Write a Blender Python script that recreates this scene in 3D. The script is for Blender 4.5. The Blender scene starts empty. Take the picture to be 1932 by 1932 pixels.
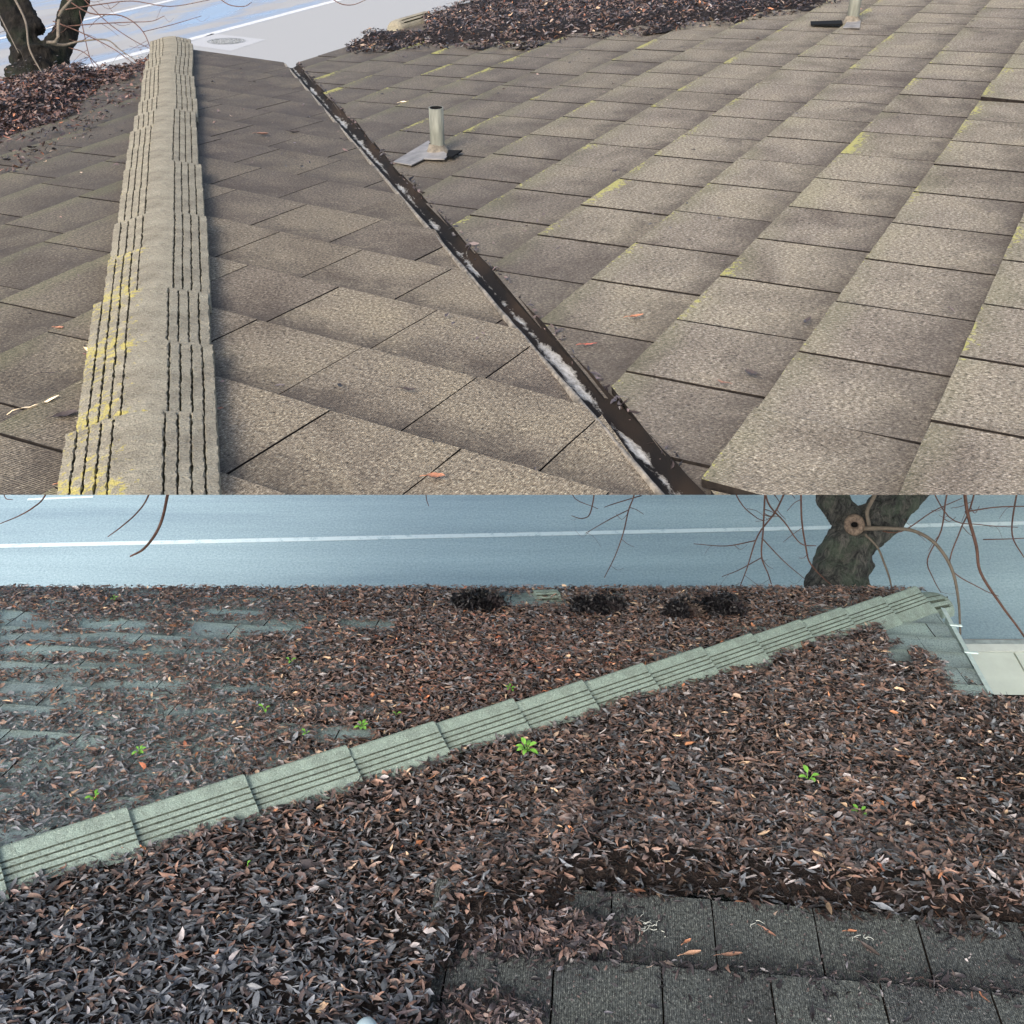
import bpy, bmesh, math, random
import numpy as np
from mathutils import Vector, Matrix, noise

scene = bpy.context.scene
col = scene.collection
LIFT = 6.0                      # everything is laid out round the eye, then lifted so the street is z = 0
PITCH = math.radians(35.15)
FPX = 2000.0                    # focal length in pixels of a 1932 px wide picture

# ------------------------------------------------------------------ camera, sky, sun, exposure
cam = bpy.data.cameras.new('camera')
camo = bpy.data.objects.new('camera', cam)
col.objects.link(camo)
cam.sensor_width = 36.0
cam.lens = 36.0 * FPX / 1932.0
cam.clip_start = 0.05
cam.clip_end = 1500
camo.location = (0, 0, LIFT)
camo.rotation_euler = (math.radians(90) - PITCH, 0, 0)
scene.camera = camo

SUN_EL, SUN_AZ = math.radians(38), math.radians(205)     # azimuth clockwise from +y
world = bpy.data.worlds.new("World")
scene.world = world
world.use_nodes = True
wt = world.node_tree
wt.nodes.clear()
sky = wt.nodes.new('ShaderNodeTexSky')
sky.sky_type = 'NISHITA'
sky.sun_disc = False
sky.sun_elevation = SUN_EL
sky.sun_rotation = SUN_AZ
sky.dust_density = 4.0
sky.air_density = 1.0
sky.ozone_density = 1.0
bg = wt.nodes.new('ShaderNodeBackground')
bg.inputs['Strength'].default_value = 0.15
wo = wt.nodes.new('ShaderNodeOutputWorld')
wt.links.new(sky.outputs[0], bg.inputs[0])
wt.links.new(bg.outputs[0], wo.inputs[0])

sun = bpy.data.lights.new('sun', 'SUN')
suno = bpy.data.objects.new('sun', sun)
col.objects.link(suno)
sun.energy = 1.5
sun.angle = math.radians(25)
sun.color = (1.0, 0.95, 0.88)
sd = Vector((math.sin(SUN_AZ) * math.cos(SUN_EL), math.cos(SUN_AZ) * math.cos(SUN_EL), math.sin(SUN_EL)))
suno.rotation_euler = sd.to_track_quat('Z', 'Y').to_euler()

scene.view_settings.view_transform = 'Standard'
scene.view_settings.look = 'None'
scene.view_settings.exposure = 1.05
scene.view_settings.gamma = 1.0

rnd = random.Random(7)
nrg = np.random.default_rng(11)

# ------------------------------------------------------------------ helpers
CP, SP = math.cos(PITCH), math.sin(PITCH)


def ray(x, y):
    X = (x - 966.0) / FPX
    Y = (966.0 - y) / FPX
    return Vector((X, Y * SP + CP, Y * CP - SP))


def pix(x, y, t):
    return ray(x, y) * t


def to_px(P):
    """pixel of points (N,3)"""
    P = np.asarray(P, dtype=float)
    Y = P[:, 1] * SP + P[:, 2] * CP
    Z = P[:, 1] * CP - P[:, 2] * SP
    return 966 + FPX * P[:, 0] / Z, 966 - FPX * Y / Z


class Plane:
    """roof plane z = z0 + g.(x,y); b runs up the slope, a along the courses"""
    def __init__(self, z0, gx, gy, adir=None):
        self.z0, self.gx, self.gy = z0, gx, gy
        self.n = Vector((-gx, -gy, 1)).normalized()
        if adir is None:
            adir = Vector((gy, -gx, 0)).normalized()
        a = Vector((adir[0], adir[1], gx * adir[0] + gy * adir[1])).normalized()
        self.a = a
        self.b = self.n.cross(a).normalized()
        self.o = Vector((0, 0, z0))

    def at(self, x, y, h=0.0):
        return Vector((x, y, self.z0 + self.gx * x + self.gy * y)) + self.n * h

    def hit(self, px, py, h=0.0):
        d = ray(px, py)
        o = self.o + self.n * h
        t = o.dot(self.n) / d.dot(self.n)
        return d * t

    def ab(self, P):
        d = P - self.o
        return d.dot(self.a), d.dot(self.b)

    def P(self, a, b, h=0.0):
        return self.o + self.a * a + self.b * b + self.n * h


GZ = -6.0
GROUND = Plane(GZ, 0, 0)


def ghit(px, py):
    return GROUND.hit(px, py)


def tag(o, label=None, cat=None, group=None, kind=None):
    if label: o['label'] = label
    if cat: o['category'] = cat
    if group: o['group'] = group
    if kind: o['kind'] = kind
    return o


def empty(name, loc, label=None, cat=None, group=None, kind=None):
    o = bpy.data.objects.new(name, None)
    col.objects.link(o)
    o.location = loc
    o.empty_display_size = 0.1
    return tag(o, label, cat, group, kind)


def link(name, me, mats, parent=None, loc=None):
    """me holds world coordinates; the object's origin is put at loc (or its own base)"""
    for m in (mats if isinstance(mats, (list, tuple)) else [mats]):
        me.materials.append(m)
    o = bpy.data.objects.new(name, me)
    col.objects.link(o)
    n = len(me.vertices)
    if loc is None and n:
        co = np.zeros(n * 3)
        me.vertices.foreach_get('co', co)
        co = co.reshape(-1, 3)
        c = (co.min(0) + co.max(0)) / 2
        loc = Vector((c[0], c[1], co[:, 2].min()))
    loc = Vector(loc) if loc is not None else Vector((0, 0, 0))
    me.transform(Matrix.Translation(-loc))
    if parent is not None:
        o.parent = parent
        o.location = loc - parent_world(parent)
    else:
        o.location = loc
    return o


def parent_world(p):
    v = Vector((0, 0, 0))
    while p is not None:
        v += p.location
        p = p.parent
    return v


def bm_mesh(bm, name='m', smooth=False):
    me = bpy.data.meshes.new(name)
    bm.to_mesh(me)
    bm.free()
    if smooth:
        me.polygons.foreach_set('use_smooth', [True] * len(me.polygons))
    return me


def poly_prism(bm, pts_bot, pts_top, mi=0):
    n = len(pts_bot)
    vb = [bm.verts.new(p) for p in pts_bot]
    vt = [bm.verts.new(p) for p in pts_top]
    fs = [bm.faces.new(vt), bm.faces.new(vb[::-1])]
    for i in range(n):
        j = (i + 1) % n
        fs.append(bm.faces.new([vb[i], vb[j], vt[j], vt[i]]))
    for f in fs:
        f.material_index = mi
    return fs


def box_pts(bm, c, ex, ey, ez, mi=0):
    """box from centre and three half vectors"""
    b = [c - ex - ey - ez, c + ex - ey - ez, c + ex + ey - ez, c - ex + ey - ez]
    t = [p + ez * 2 for p in b]
    return poly_prism(bm, b, t, mi)


def clip_poly(poly, nx, ny, d):
    """keep nx*x+ny*y >= d"""
    out = []
    n = len(poly)
    for i in range(n):
        p, q = poly[i], poly[(i + 1) % n]
        sp, sq = nx * p[0] + ny * p[1] - d, nx * q[0] + ny * q[1] - d
        if sp >= 0: out.append(p)
        if (sp >= 0) != (sq >= 0):
            k = sp / (sp - sq)
            out.append((p[0] + (q[0] - p[0]) * k, p[1] + (q[1] - p[1]) * k))
    return out


def halfplane(plane, P, Q, S, off=0.0):
    """half plane in (a,b) through P,Q keeping the side of S, moved off metres towards S"""
    p, q, s = plane.ab(P), plane.ab(Q), plane.ab(S)
    nx, ny = -(q[1] - p[1]), q[0] - p[0]
    l = math.hypot(nx, ny)
    nx, ny = nx / l, ny / l
    d = nx * p[0] + ny * p[1]
    if nx * s[0] + ny * s[1] < d:
        nx, ny, d = -nx, -ny, -d
    return (nx, ny, d + off)


def sweep(bm, pts, rads, seg=8, mi=0, cap=True, wob=0.0, seed=0):
    """tapered tube along points"""
    pts = [Vector(p) for p in pts]
    rings = []
    up = Vector((0.3, 0.2, 1)).normalized()
    for i, p in enumerate(pts):
        if i == 0: d = pts[1] - p
        elif i == len(pts) - 1: d = p - pts[i - 1]
        else: d = pts[i + 1] - pts[i - 1]
        d.normalize()
        x = up.cross(d)
        if x.length < 1e-3: x = Vector((1, 0, 0)).cross(d)
        x.normalize()
        y = d.cross(x)
        ring = []
        for k in range(seg):
            an = 2 * math.pi * k / seg
            r = rads[i]
            if wob:
                r *= 1 + wob * noise.noise(Vector((math.cos(an) * 2 + seed, math.sin(an) * 2, i * 0.35)))
            ring.append(bm.verts.new(p + (x * math.cos(an) + y * math.sin(an)) * r))
        rings.append(ring)
    for i in range(len(rings) - 1):
        for k in range(seg):
            f = bm.faces.new([rings[i][k], rings[i][(k + 1) % seg], rings[i + 1][(k + 1) % seg], rings[i + 1][k]])
            f.material_index = mi
            f.smooth = True
    if cap:
        f = bm.faces.new(rings[0][::-1]); f.material_index = mi
        f = bm.faces.new(rings[-1]); f.material_index = mi


def smooth_line(pts, sub=4):
    """Catmull-Rom through points (Vectors)"""
    P = [pts[0] * 2 - pts[1]] + list(pts) + [pts[-1] * 2 - pts[-2]]
    out = []
    for i in range(1, len(P) - 2):
        for k in range(sub):
            t = k / sub
            a, b, c, d = P[i - 1], P[i], P[i + 1], P[i + 2]
            out.append(0.5 * ((2 * b) + (c - a) * t + (2 * a - 5 * b + 4 * c - d) * t * t + (3 * b - a - 3 * c + d) * t ** 3))
    out.append(P[-2])
    return out


# ------------------------------------------------------------------ material helpers
class NT:
    def __init__(self, name):
        self.m = bpy.data.materials.new(name)
        self.m.use_nodes = True
        self.t = self.m.node_tree
        self.b = self.t.nodes['Principled BSDF']

    def n(self, typ, **kw):
        nd = self.t.nodes.new(typ)
        for k, v in kw.items(): setattr(nd, k, v)
        return nd

    def l(self, a, b): self.t.links.new(a, b)

    def uv(self, name):
        u = self.n('ShaderNodeUVMap'); u.uv_map = name
        return u.outputs[0]

    def attr(self, name):
        a = self.n('ShaderNodeAttribute'); a.attribute_name = name
        return a

    def obj(self):
        return self.n('ShaderNodeTexCoord').outputs['Object']

    def mapping(self, vec, scale=(1, 1, 1), rot=(0, 0, 0), loc=(0, 0, 0)):
        m = self.n('ShaderNodeMapping')
        self.l(vec, m.inputs[0])
        m.inputs['Scale'].default_value = scale
        m.inputs['Rotation'].default_value = rot
        m.inputs['Location'].default_value = loc
        return m.outputs[0]

    def noise(self, vec, scale, detail=4, rough=0.55, dist=0.0):
        x = self.n('ShaderNodeTexNoise')
        self.l(vec, x.inputs['Vector'])
        x.inputs['Scale'].default_value = scale
        x.inputs['Detail'].default_value = detail
        x.inputs['Roughness'].default_value = rough
        x.inputs['Distortion'].default_value = dist
        return x.outputs[0]

    def ramp(self, fac, stops, interp='LINEAR'):
        r = self.n('ShaderNodeValToRGB')
        self.l(fac, r.inputs[0])
        r.color_ramp.interpolation = interp
        e = r.color_ramp.elements
        while len(e) < len(stops): e.new(0.5)
        for i, (p, c) in enumerate(stops):
            e[i].position = p
            if not isinstance(c, (tuple, list)): c = (c, c, c)
            e[i].color = tuple(c) + (1,) if len(c) == 3 else c
        return r.outputs[0]

    def mix(self, fac, a, b, mode='MIX'):
        x = self.n('ShaderNodeMix', data_type='RGBA', blend_type=mode)
        if isinstance(fac, (int, float)): x.inputs[0].default_value = fac
        else: self.l(fac, x.inputs[0])
        for s, v in ((6, a), (7, b)):
            if isinstance(v, (tuple, list)): x.inputs[s].default_value = tuple(v) + (1,)
            else: self.l(v, x.inputs[s])
        return x.outputs[2]

    def math(self, op, a, b=None, clamp=False):
        x = self.n('ShaderNodeMath', operation=op, use_clamp=clamp)
        for i, v in enumerate((a, b)):
            if v is None: continue
            if isinstance(v, (int, float)): x.inputs[i].default_value = v
            else: self.l(v, x.inputs[i])
        return x.outputs[0]

    def sep(self, vec):
        s = self.n('ShaderNodeSeparateXYZ'); self.l(vec, s.inputs[0])
        return s.outputs

    def bump(self, h, strength=0.5, dist=0.01, prev=None):
        b = self.n('ShaderNodeBump')
        b.inputs['Strength'].default_value = strength
        b.inputs['Distance'].default_value = dist
        self.l(h, b.inputs['Height'])
        if prev is not None: self.l(prev, b.inputs['Normal'])
        return b.outputs[0]

    def out(self, color=None, rough=None, normal=None, metal=None, spec=0.2):
        for key, v in (('Base Color', color), ('Roughness', rough), ('Normal', normal), ('Metallic', metal),
                       ('Specular IOR Level', spec)):
            if v is None: continue
            i = self.b.inputs[key]
            if isinstance(v, (int, float)): i.default_value = v
            elif isinstance(v, (tuple, list)): i.default_value = tuple(v) + (1,)
            else: self.l(v, i)
        return self.m


def tile_material(name, c_dark, c_mid, c_light, damp_col, groove=0.005, lichen=0.0, grime=0.75, rough=0.85, bloom=0.24):
    """ribbed fibre-cement shake: 'metres' uv runs a,b in metres, 'tile' uv 0..1 over one tile"""
    t = NT(name)
    uv = t.uv('metres')
    tl = t.uv('tile')
    tone = t.attr('tone')
    tr = t.sep(tone.outputs['Vector'])                      # x tone, y damp, z seed
    fine = t.noise(t.mapping(uv, (1, 0.6, 1)), 165, 3, 0.9)
    mid = t.noise(t.mapping(uv, (1.0, 0.7, 1)), 105, 3, 0.7)
    big = t.noise(uv, 2.6, 5, 0.6, 0.6)
    c = t.ramp(fine, [(0.36, c_dark), (0.47, c_mid), (0.53, c_mid), (0.63, c_light)])
    # pinholes and pale grit
    pits = t.ramp(mid, [(0.32, 0.30), (0.43, 0.90), (0.60, 1.04), (0.72, 1.45)])
    c = t.mix(1.0, c, pits, 'MULTIPLY')
    bt = t.ramp(big, [(0.32, (0.62, 0.60, 0.60)), (0.50, (1, 1, 1)), (0.70, (1.18, 1.18, 1.12))])
    c = t.mix(1.0, c, bt, 'MULTIPLY')
    # every tile its own tone
    tt = t.ramp(tr[0], [(0.0, (0.90, 0.88, 0.89)), (0.5, (0.98, 0.97, 0.96)), (1.0, (1.07, 1.06, 1.02))])
    c = t.mix(1.0, c, tt, 'MULTIPLY')
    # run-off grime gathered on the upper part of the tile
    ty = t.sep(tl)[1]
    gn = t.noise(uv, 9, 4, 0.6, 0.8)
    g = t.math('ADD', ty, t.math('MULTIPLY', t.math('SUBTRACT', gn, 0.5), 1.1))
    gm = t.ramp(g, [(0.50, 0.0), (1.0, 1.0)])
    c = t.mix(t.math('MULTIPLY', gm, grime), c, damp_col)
    # damp, algae-darkened areas
    dm = t.math('MULTIPLY', tr[1], t.ramp(t.noise(uv, 5, 5, 0.65), [(0.25, 0.55), (0.7, 1.0)]), True)
    c = t.mix(dm, c, damp_col)
    # green bloom then yellow lichen on the butt end
    gb = t.ramp(t.math('ADD', t.math('MULTIPLY', ty, -1.3), t.noise(uv, 3.2, 3)), [(0.22, 0.0), (0.55, 1.0)])
    c = t.mix(t.math('MULTIPLY', gb, bloom), c, (0.20, 0.21, 0.10))
    if lichen > 0:
        ln = t.noise(uv, 1.7, 2)
        lf = t.noise(uv, 55, 4, 0.7)
        lm = t.math('ADD', t.math('MULTIPLY', ty, -1.1), t.math('ADD', ln, t.math('MULTIPLY', lf, 0.8)))
        lmask = t.ramp(lm, [(1.06 - lichen * 0.1, 0.0), (1.17 - lichen * 0.1, 1.0)])
        c = t.mix(t.math('MULTIPLY', lmask, 0.6), c, (0.48, 0.46, 0.12))
    # ribs
    ax = t.sep(uv)[0]
    wob = t.math('MULTIPLY', t.noise(t.mapping(uv, (1, 0.25, 1)), 40, 3), 0.010)
    s = t.math('SINE', t.math('MULTIPLY', t.math('ADD', ax, wob), 2 * math.pi / groove))
    rib = t.math('MULTIPLY', t.math('ADD', s, 1.0), 0.5)
    c = t.mix(t.math('MULTIPLY', t.math('SUBTRACT', 1.0, rib), 0.30), c, t.mix(1.0, c, (0.45, 0.43, 0.42), 'MULTIPLY'))
    h = t.math('ADD', t.math('MULTIPLY', rib, 0.55), t.math('MULTIPLY', fine, 1.0))
    nrm = t.bump(h, 0.75, 0.0035)
    nrm = t.bump(mid, 0.5, 0.006, nrm)
    ro = t.math('SUBTRACT', rough, t.math('MULTIPLY', dm, 0.25))
    return t.out(c, ro, nrm)


def plain(name, color, rough=0.8, noise_scale=30, amt=0.25, bump=0.3, metal=0.0, bdist=0.01, stretch=(1, 1, 1)):
    t = NT(name)
    v = t.mapping(t.obj(), stretch)
    n = t.noise(v, noise_scale, 5, 0.6)
    lo = tuple(x * (1 - amt) for x in color)
    hi = tuple(min(1, x * (1 + amt)) for x in color)
    c = t.ramp(n, [(0.3, lo), (0.7, hi)])
    return t.out(c, rough, t.bump(n, bump, bdist), metal, 0.15 if metal == 0 else 0.4)


M = {}
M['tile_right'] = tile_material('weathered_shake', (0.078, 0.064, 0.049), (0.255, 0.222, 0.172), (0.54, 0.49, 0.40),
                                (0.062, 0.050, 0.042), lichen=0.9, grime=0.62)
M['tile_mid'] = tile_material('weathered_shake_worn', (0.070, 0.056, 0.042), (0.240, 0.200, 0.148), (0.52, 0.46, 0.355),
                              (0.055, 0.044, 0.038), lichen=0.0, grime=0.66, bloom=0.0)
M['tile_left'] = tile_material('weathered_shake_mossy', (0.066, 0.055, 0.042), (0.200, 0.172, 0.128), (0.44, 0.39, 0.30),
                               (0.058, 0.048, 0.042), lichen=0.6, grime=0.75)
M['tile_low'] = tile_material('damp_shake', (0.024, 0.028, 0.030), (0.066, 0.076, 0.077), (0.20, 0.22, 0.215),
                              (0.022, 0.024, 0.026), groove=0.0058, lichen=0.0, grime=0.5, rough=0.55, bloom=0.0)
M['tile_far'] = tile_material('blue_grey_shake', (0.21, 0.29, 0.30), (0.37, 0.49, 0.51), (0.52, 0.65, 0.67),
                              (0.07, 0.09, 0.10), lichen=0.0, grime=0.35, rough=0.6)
M['tile_side'] = plain('grimy_tile_edge', (0.016, 0.013, 0.011), 0.9, 60, 0.5)
M['under'] = plain('roofing_felt', (0.012, 0.011, 0.010), 0.95, 40, 0.4)
M['bounce_under'] = plain('white_bounce_underside', (0.80, 0.80, 0.78), 0.7, 6, 0.03, 0.1)  # unseen deck undersides, made white to bounce light onto the lower roof and street
M['wall'] = plain('stucco_wall', (0.72, 0.70, 0.66), 0.9, 60, 0.12, 0.4)


def cap_material(name, lo, mid, hi, yellow):
    t = NT(name)
    v = t.obj()
    f = t.noise(v, 240, 3, 0.7)
    m = t.noise(v, 14, 5, 0.6)
    c = t.ramp(f, [(0.3, lo), (0.48, mid), (0.58, mid), (0.72, hi)])
    c = t.mix(1.0, c, t.ramp(m, [(0.3, (0.72, 0.70, 0.68)), (0.6, (1.05, 1.05, 1.02))]), 'MULTIPLY')
    tone = t.sep(t.attr('tone').outputs['Vector'])
    ge = t.math('ADD', tone[1], t.math('MULTIPLY', t.noise(v, 30, 4, .7), 0.35))
    c = t.mix(t.math('MULTIPLY', t.ramp(ge, [(1.04, 0.0), (1.22, 1.0)]), 0.40), c, (0.07, 0.07, 0.06))
    c = t.mix(t.math('MULTIPLY', t.ramp(t.noise(v, 45, 5, .8), [(0.56, 0.0), (0.66, 1.0)]), 0.30), c, (0.06, 0.06, 0.045))
    if yellow:
        y1 = t.noise(v, 3.1, 3, 0.6)
        y2 = t.noise(v, 50, 4, 0.75)
        ym = t.math('ADD', t.math('ADD', t.math('MULTIPLY', y1, 1.0), t.math('MULTIPLY', y2, 1.0)), t.math('MULTIPLY', tone[0], 0.60))
        k = t.ramp(ym, [(1.16, 0.0), (1.27, 1.0)])
        k = t.ramp(t.math('SUBTRACT', ym, 0.5), [(0.94, 0.0), (1.04, 1.0)])
        c = t.mix(t.math('MULTIPLY', k, 0.6), c, t.mix(y2, (0.38, 0.37, 0.12), (0.60, 0.46, 0.04)))
    nrm = t.bump(f, 0.7, 0.004)
    nrm = t.bump(t.noise(v, 60, 4), 0.5, 0.006, nrm)
    return t.out(c, 0.88, nrm)


M['cap'] = cap_material('lichened_ridge_cap', (0.12, 0.105, 0.078), (0.285, 0.258, 0.197), (0.52, 0.48, 0.385), True)
M['cap_low'] = cap_material('pale_green_ridge_cap', (0.13, 0.17, 0.155), (0.30, 0.385, 0.35), (0.66, 0.78, 0.72), False)
M['moss'] = plain('groove_moss', (0.030, 0.028, 0.014), 0.95, 120, 0.6, 0.8)
M['moss_low'] = plain('groove_dirt', (0.095, 0.115, 0.090), 0.95, 120, 0.6, 0.8)

# galvanised valley: dirt at the sides, a silvery highlight painted along the centre
t = NT('dirty_galvanised_valley')
v = t.mapping(t.uv('metres'), (1, 0.35, 1))
n1 = t.noise(v, 9, 6, 0.75, 0.5)
n2 = t.noise(v, 85, 4, 0.75)
valley_uv = t.sep(t.uv('metres'))
off = t.math('ABSOLUTE', t.math('ADD', valley_uv[0], -0.001))
q = t.math('ADD', t.math('MULTIPLY', off, 14.0), t.math('ADD', t.math('MULTIPLY', n1, 1.5), t.math('MULTIPLY', n2, 0.45)))
k2 = t.ramp(t.math('SUBTRACT', q, 0.3), [(0.65, 0.0), (0.77, 1.0)])
rust = t.ramp(t.noise(v, 5, 4), [(0.45, 0.0), (0.65, 1.0)])
dirt = t.mix(rust, (0.007, 0.0055, 0.0045), (0.028, 0.018, 0.011))
c = t.mix(k2, t.ramp(n2, [(0.3, (0.13, 0.12, 0.10)), (0.62, (0.50, 0.48, 0.44))]), dirt)
M['valley'] = t.out(c, t.ramp(k2, [(0, 0.45), (1, 0.85)]), t.bump(t.math('ADD', k2, t.math('MULTIPLY', n2, 0.6)), 0.7, 0.004),
                    t.math('MULTIPLY', t.math('SUBTRACT', 1.0, k2), 0.15), 0.22)
M['lip'] = plain('valley_lip_metal', (0.20, 0.175, 0.14), 0.6, 40, 0.7, 0.4, 0.2)
M['pipe'] = plain('stained_pipe_metal', (0.165, 0.17, 0.14), 0.6, 30, 0.4, 0.5, 0.1, stretch=(1, 1, 0.2))
M['flash'] = plain('dull_lead_flashing', (0.21, 0.20, 0.19), 0.6, 18, 0.35, 0.4, 0.1)
M['boot'] = plain('rusty_pipe_boot', (0.17, 0.15, 0.12), 0.8, 25, 0.6, 0.6)
M['dark'] = plain('dark_opening', (0.006, 0.006, 0.006), 0.95)
M['drip'] = plain('pale_drip_edge_metal', (0.55, 0.68, 0.68), 0.45, 20, 0.15, 0.2, 0.1)

# leaves
t = NT('fallen_leaf')
tint = t.attr('tint').outputs['Color']
vv = t.obj()
ln = t.noise(vv, 160, 3, 0.7)
c = t.mix(1.0, tint, t.ramp(ln, [(0.3, (0.72, 0.72, 0.72)), (0.7, (1.15, 1.13, 1.1))]), 'MULTIPLY')
c = t.mix(1.0, c, (1.80, 1.76, 1.76), 'MULTIPLY')
M['leaf'] = t.out(c, t.ramp(t.noise(vv, 25, 2), [(0.35, 0.30), (0.65, 0.65)]), t.bump(ln, 0.4, 0.002), spec=0.45)
t = NT('leaf_mould')
vv = t.obj()
n = t.noise(vv, 90, 5, 0.7)
c = t.ramp(n, [(0.35, (0.006, 0.005, 0.005)), (0.55, (0.022, 0.016, 0.014)), (0.75, (0.05, 0.036, 0.03))])
M['mould'] = t.out(c, 0.8, t.bump(n, 1.0, 0.015))
t = NT('seedling_green')
c = t.ramp(t.noise(t.obj(), 60, 3), [(0.3, (0.11, 0.30, 0.04)), (0.7, (0.22, 0.46, 0.09))])
M['green'] = t.out(c, 0.45)
# bark
t = NT('mossy_bark')
vv = t.obj()
b1 = t.noise(t.mapping(vv, (1, 1, 0.35)), 16, 6, 0.7, 0.8)
b2 = t.noise(vv, 3.0, 4, 0.6)
c = t.ramp(b1, [(0.32, (0.008, 0.008, 0.008)), (0.5, (0.035, 0.030, 0.026)), (0.72, (0.10, 0.085, 0.068))])
c = t.mix(t.math('MULTIPLY', t.ramp(b2, [(0.46, 0.0), (0.66, 1.0)]), 0.55), c, (0.045, 0.075, 0.035))
c = t.mix(1.0, c, (0.26, 0.26, 0.26), 'MULTIPLY')
M['bark_near'] = None
M['bark'] = t.out(c, 0.9, t.bump(b1, 1.0, 0.03))
M['twig'] = plain('thin_twig_bark', (0.10, 0.055, 0.042), 0.6, 30, 0.4)
M['paletwig'] = plain('pale_sucker_bark', (0.13, 0.11, 0.088), 0.65, 30, 0.25)
M['cutwood'] = plain('cut_wood', (0.15, 0.115, 0.09), 0.85, 60, 0.5)

t = NT('fissured_bark')
vv = t.obj()
b1 = t.noise(t.mapping(vv, (1, 1, 0.30)), 26, 6, 0.75, 1.0)
b3 = t.noise(t.mapping(vv, (1, 1, 0.5)), 70, 4, 0.8)
b2 = t.noise(vv, 5.0, 5, 0.65)
c = t.ramp(b1, [(0.36, (0.012, 0.013, 0.013)), (0.48, (0.050, 0.052, 0.050)), (0.66, (0.135, 0.130, 0.115))])
c = t.mix(t.math('MULTIPLY', t.ramp(b2, [(0.49, 0.0), (0.62, 1.0)]), 0.5), c, t.mix(b3, (0.022, 0.045, 0.032), (0.13, 0.17, 0.12)))
M['bark_near'] = t.out(c, 0.9, t.bump(t.math('ADD', b1, t.math('MULTIPLY', b3, 0.4)), 1.0, 0.035))

# asphalt near (cool) and far (pale, partly wet, sky reflection painted in blue)
t = NT('street_asphalt')
vv = t.obj()
f = t.noise(vv, 45, 4, 0.8)
st = t.noise(t.mapping(vv, (0.10, 1.4, 1)), 1.3, 5, 0.6, 0.3)
c = t.ramp(f, [(0.3, (0.215, 0.305, 0.34)), (0.7, (0.40, 0.52, 0.565))])
sy = t.sep(vv)[1]
lane = t.ramp(t.math('MULTIPLY', t.math('ADD', sy, t.math('MULTIPLY', st, 0.8)), 0.2), [(0.20, 0.0), (0.50, 1.0)])
c = t.mix(lane, c, t.mix(f, (0.23, 0.43, 0.48), (0.37, 0.60, 0.66)))
c = t.mix(1.0, c, t.ramp(st, [(0.3, (0.74, 0.77, 0.80)), (0.7, (1.18, 1.18, 1.15))]), 'MULTIPLY')
M['road_low'] = t.out(c, 0.75, t.bump(f, 0.5, 0.01))

YAW = math.radians(28.70)
UX, UY = math.sin(YAW), math.cos(YAW)
t = NT('wet_asphalt_sky_blue')
vv = t.obj()
al = t.mapping(vv, (1, 1, 1), rot=(0, 0, YAW))          # y of this frame runs along the street
f = t.noise(vv, 30, 4, 0.8)
wet = t.noise(t.mapping(al, (0.55, 0.10, 1)), 1.0, 5, 0.65, 1.2)
blot = t.noise(t.mapping(al, (0.35, 0.08, 1)), 1.7, 4, 0.6)
c = t.ramp(f, [(0.3, (0.262, 0.262, 0.255)), (0.7, (0.345, 0.345, 0.335))])
lx = t.sep(al)[0]
side = t.ramp(t.math('ADD', t.math('MULTIPLY', lx, 0.05), 0.5), [(0.0, 1.0), (1.0, 0.0)])
M['_side'] = None
wm = t.ramp(wet, [(0.45, 0.0), (0.60, 1.0)])
geo = t.attr('wet_sky_side').outputs['Fac']
wm = t.math('MULTIPLY', wm, geo)
c = t.mix(t.math('MULTIPLY', wm, 0.85), c, (0.175, 0.25, 0.37))  # blue of the reflected sky painted into the wet streaks
c = t.mix(t.math('MULTIPLY', geo, t.ramp(blot, [(0.45, 0.0), (0.7, 0.35)])), c, (0.22, 0.19, 0.18))
M['road_far'] = t.out(c, t.ramp(wm, [(0, 0.75), (1, 0.22)]), t.bump(f, 0.25, 0.008), spec=0.5)
def worn_paint(name, paint, road):
    t = NT(name)
    vv = t.obj()
    n = t.math('ADD', t.noise(vv, 9, 5, 0.75), t.math('MULTIPLY', t.noise(vv, 70, 3, 0.8), 0.5))
    k = t.ramp(n, [(0.78, 0.0), (0.92, 1.0)])
    return t.out(t.mix(k, t.mix(t.noise(vv, 3, 3), tuple(x * .86 for x in paint), paint), road), 0.7)


M['paint'] = worn_paint('road_paint', (0.58, 0.59, 0.59), (0.33, 0.335, 0.34))
M['paint_low'] = worn_paint('worn_road_paint', (0.62, 0.74, 0.76), (0.32, 0.45, 0.50))
M['patch'] = plain('concrete_patch', (0.37, 0.375, 0.38), 0.8, 20, 0.08)
M['iron'] = plain('gritty_manhole_iron', (0.24, 0.25, 0.25), 0.7, 22, 0.85, 0.8)
M['earth'] = plain('verge_gravel', (0.40, 0.39, 0.36), 0.95, 3, 0.3)
M['concrete'] = plain('pavement_concrete', (0.64, 0.69, 0.60), 0.85, 4, 0.10)
M['gutterpan'] = plain('mottled_gutter_concrete', (0.36, 0.41, 0.40), 0.85, 9, 0.35)
M['kerb'] = plain('kerb_concrete', (0.62, 0.66, 0.60), 0.85, 12, 0.08)
M['shoe'] = plain('pale_blue_rubber', (0.42, 0.54, 0.58), 0.45, 20, 0.06, 0.05)

# ------------------------------------------------------------------ upper roof planes
U = Vector((UX, UY, 0)); V = Vector((UY, -UX, 0))
E_U, W_U = 0.347, 0.33


def plane_uv(z0, gu, gv, adir):
    g = U * gu + V * gv
    return Plane(z0, g.x, g.y, adir)


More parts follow.
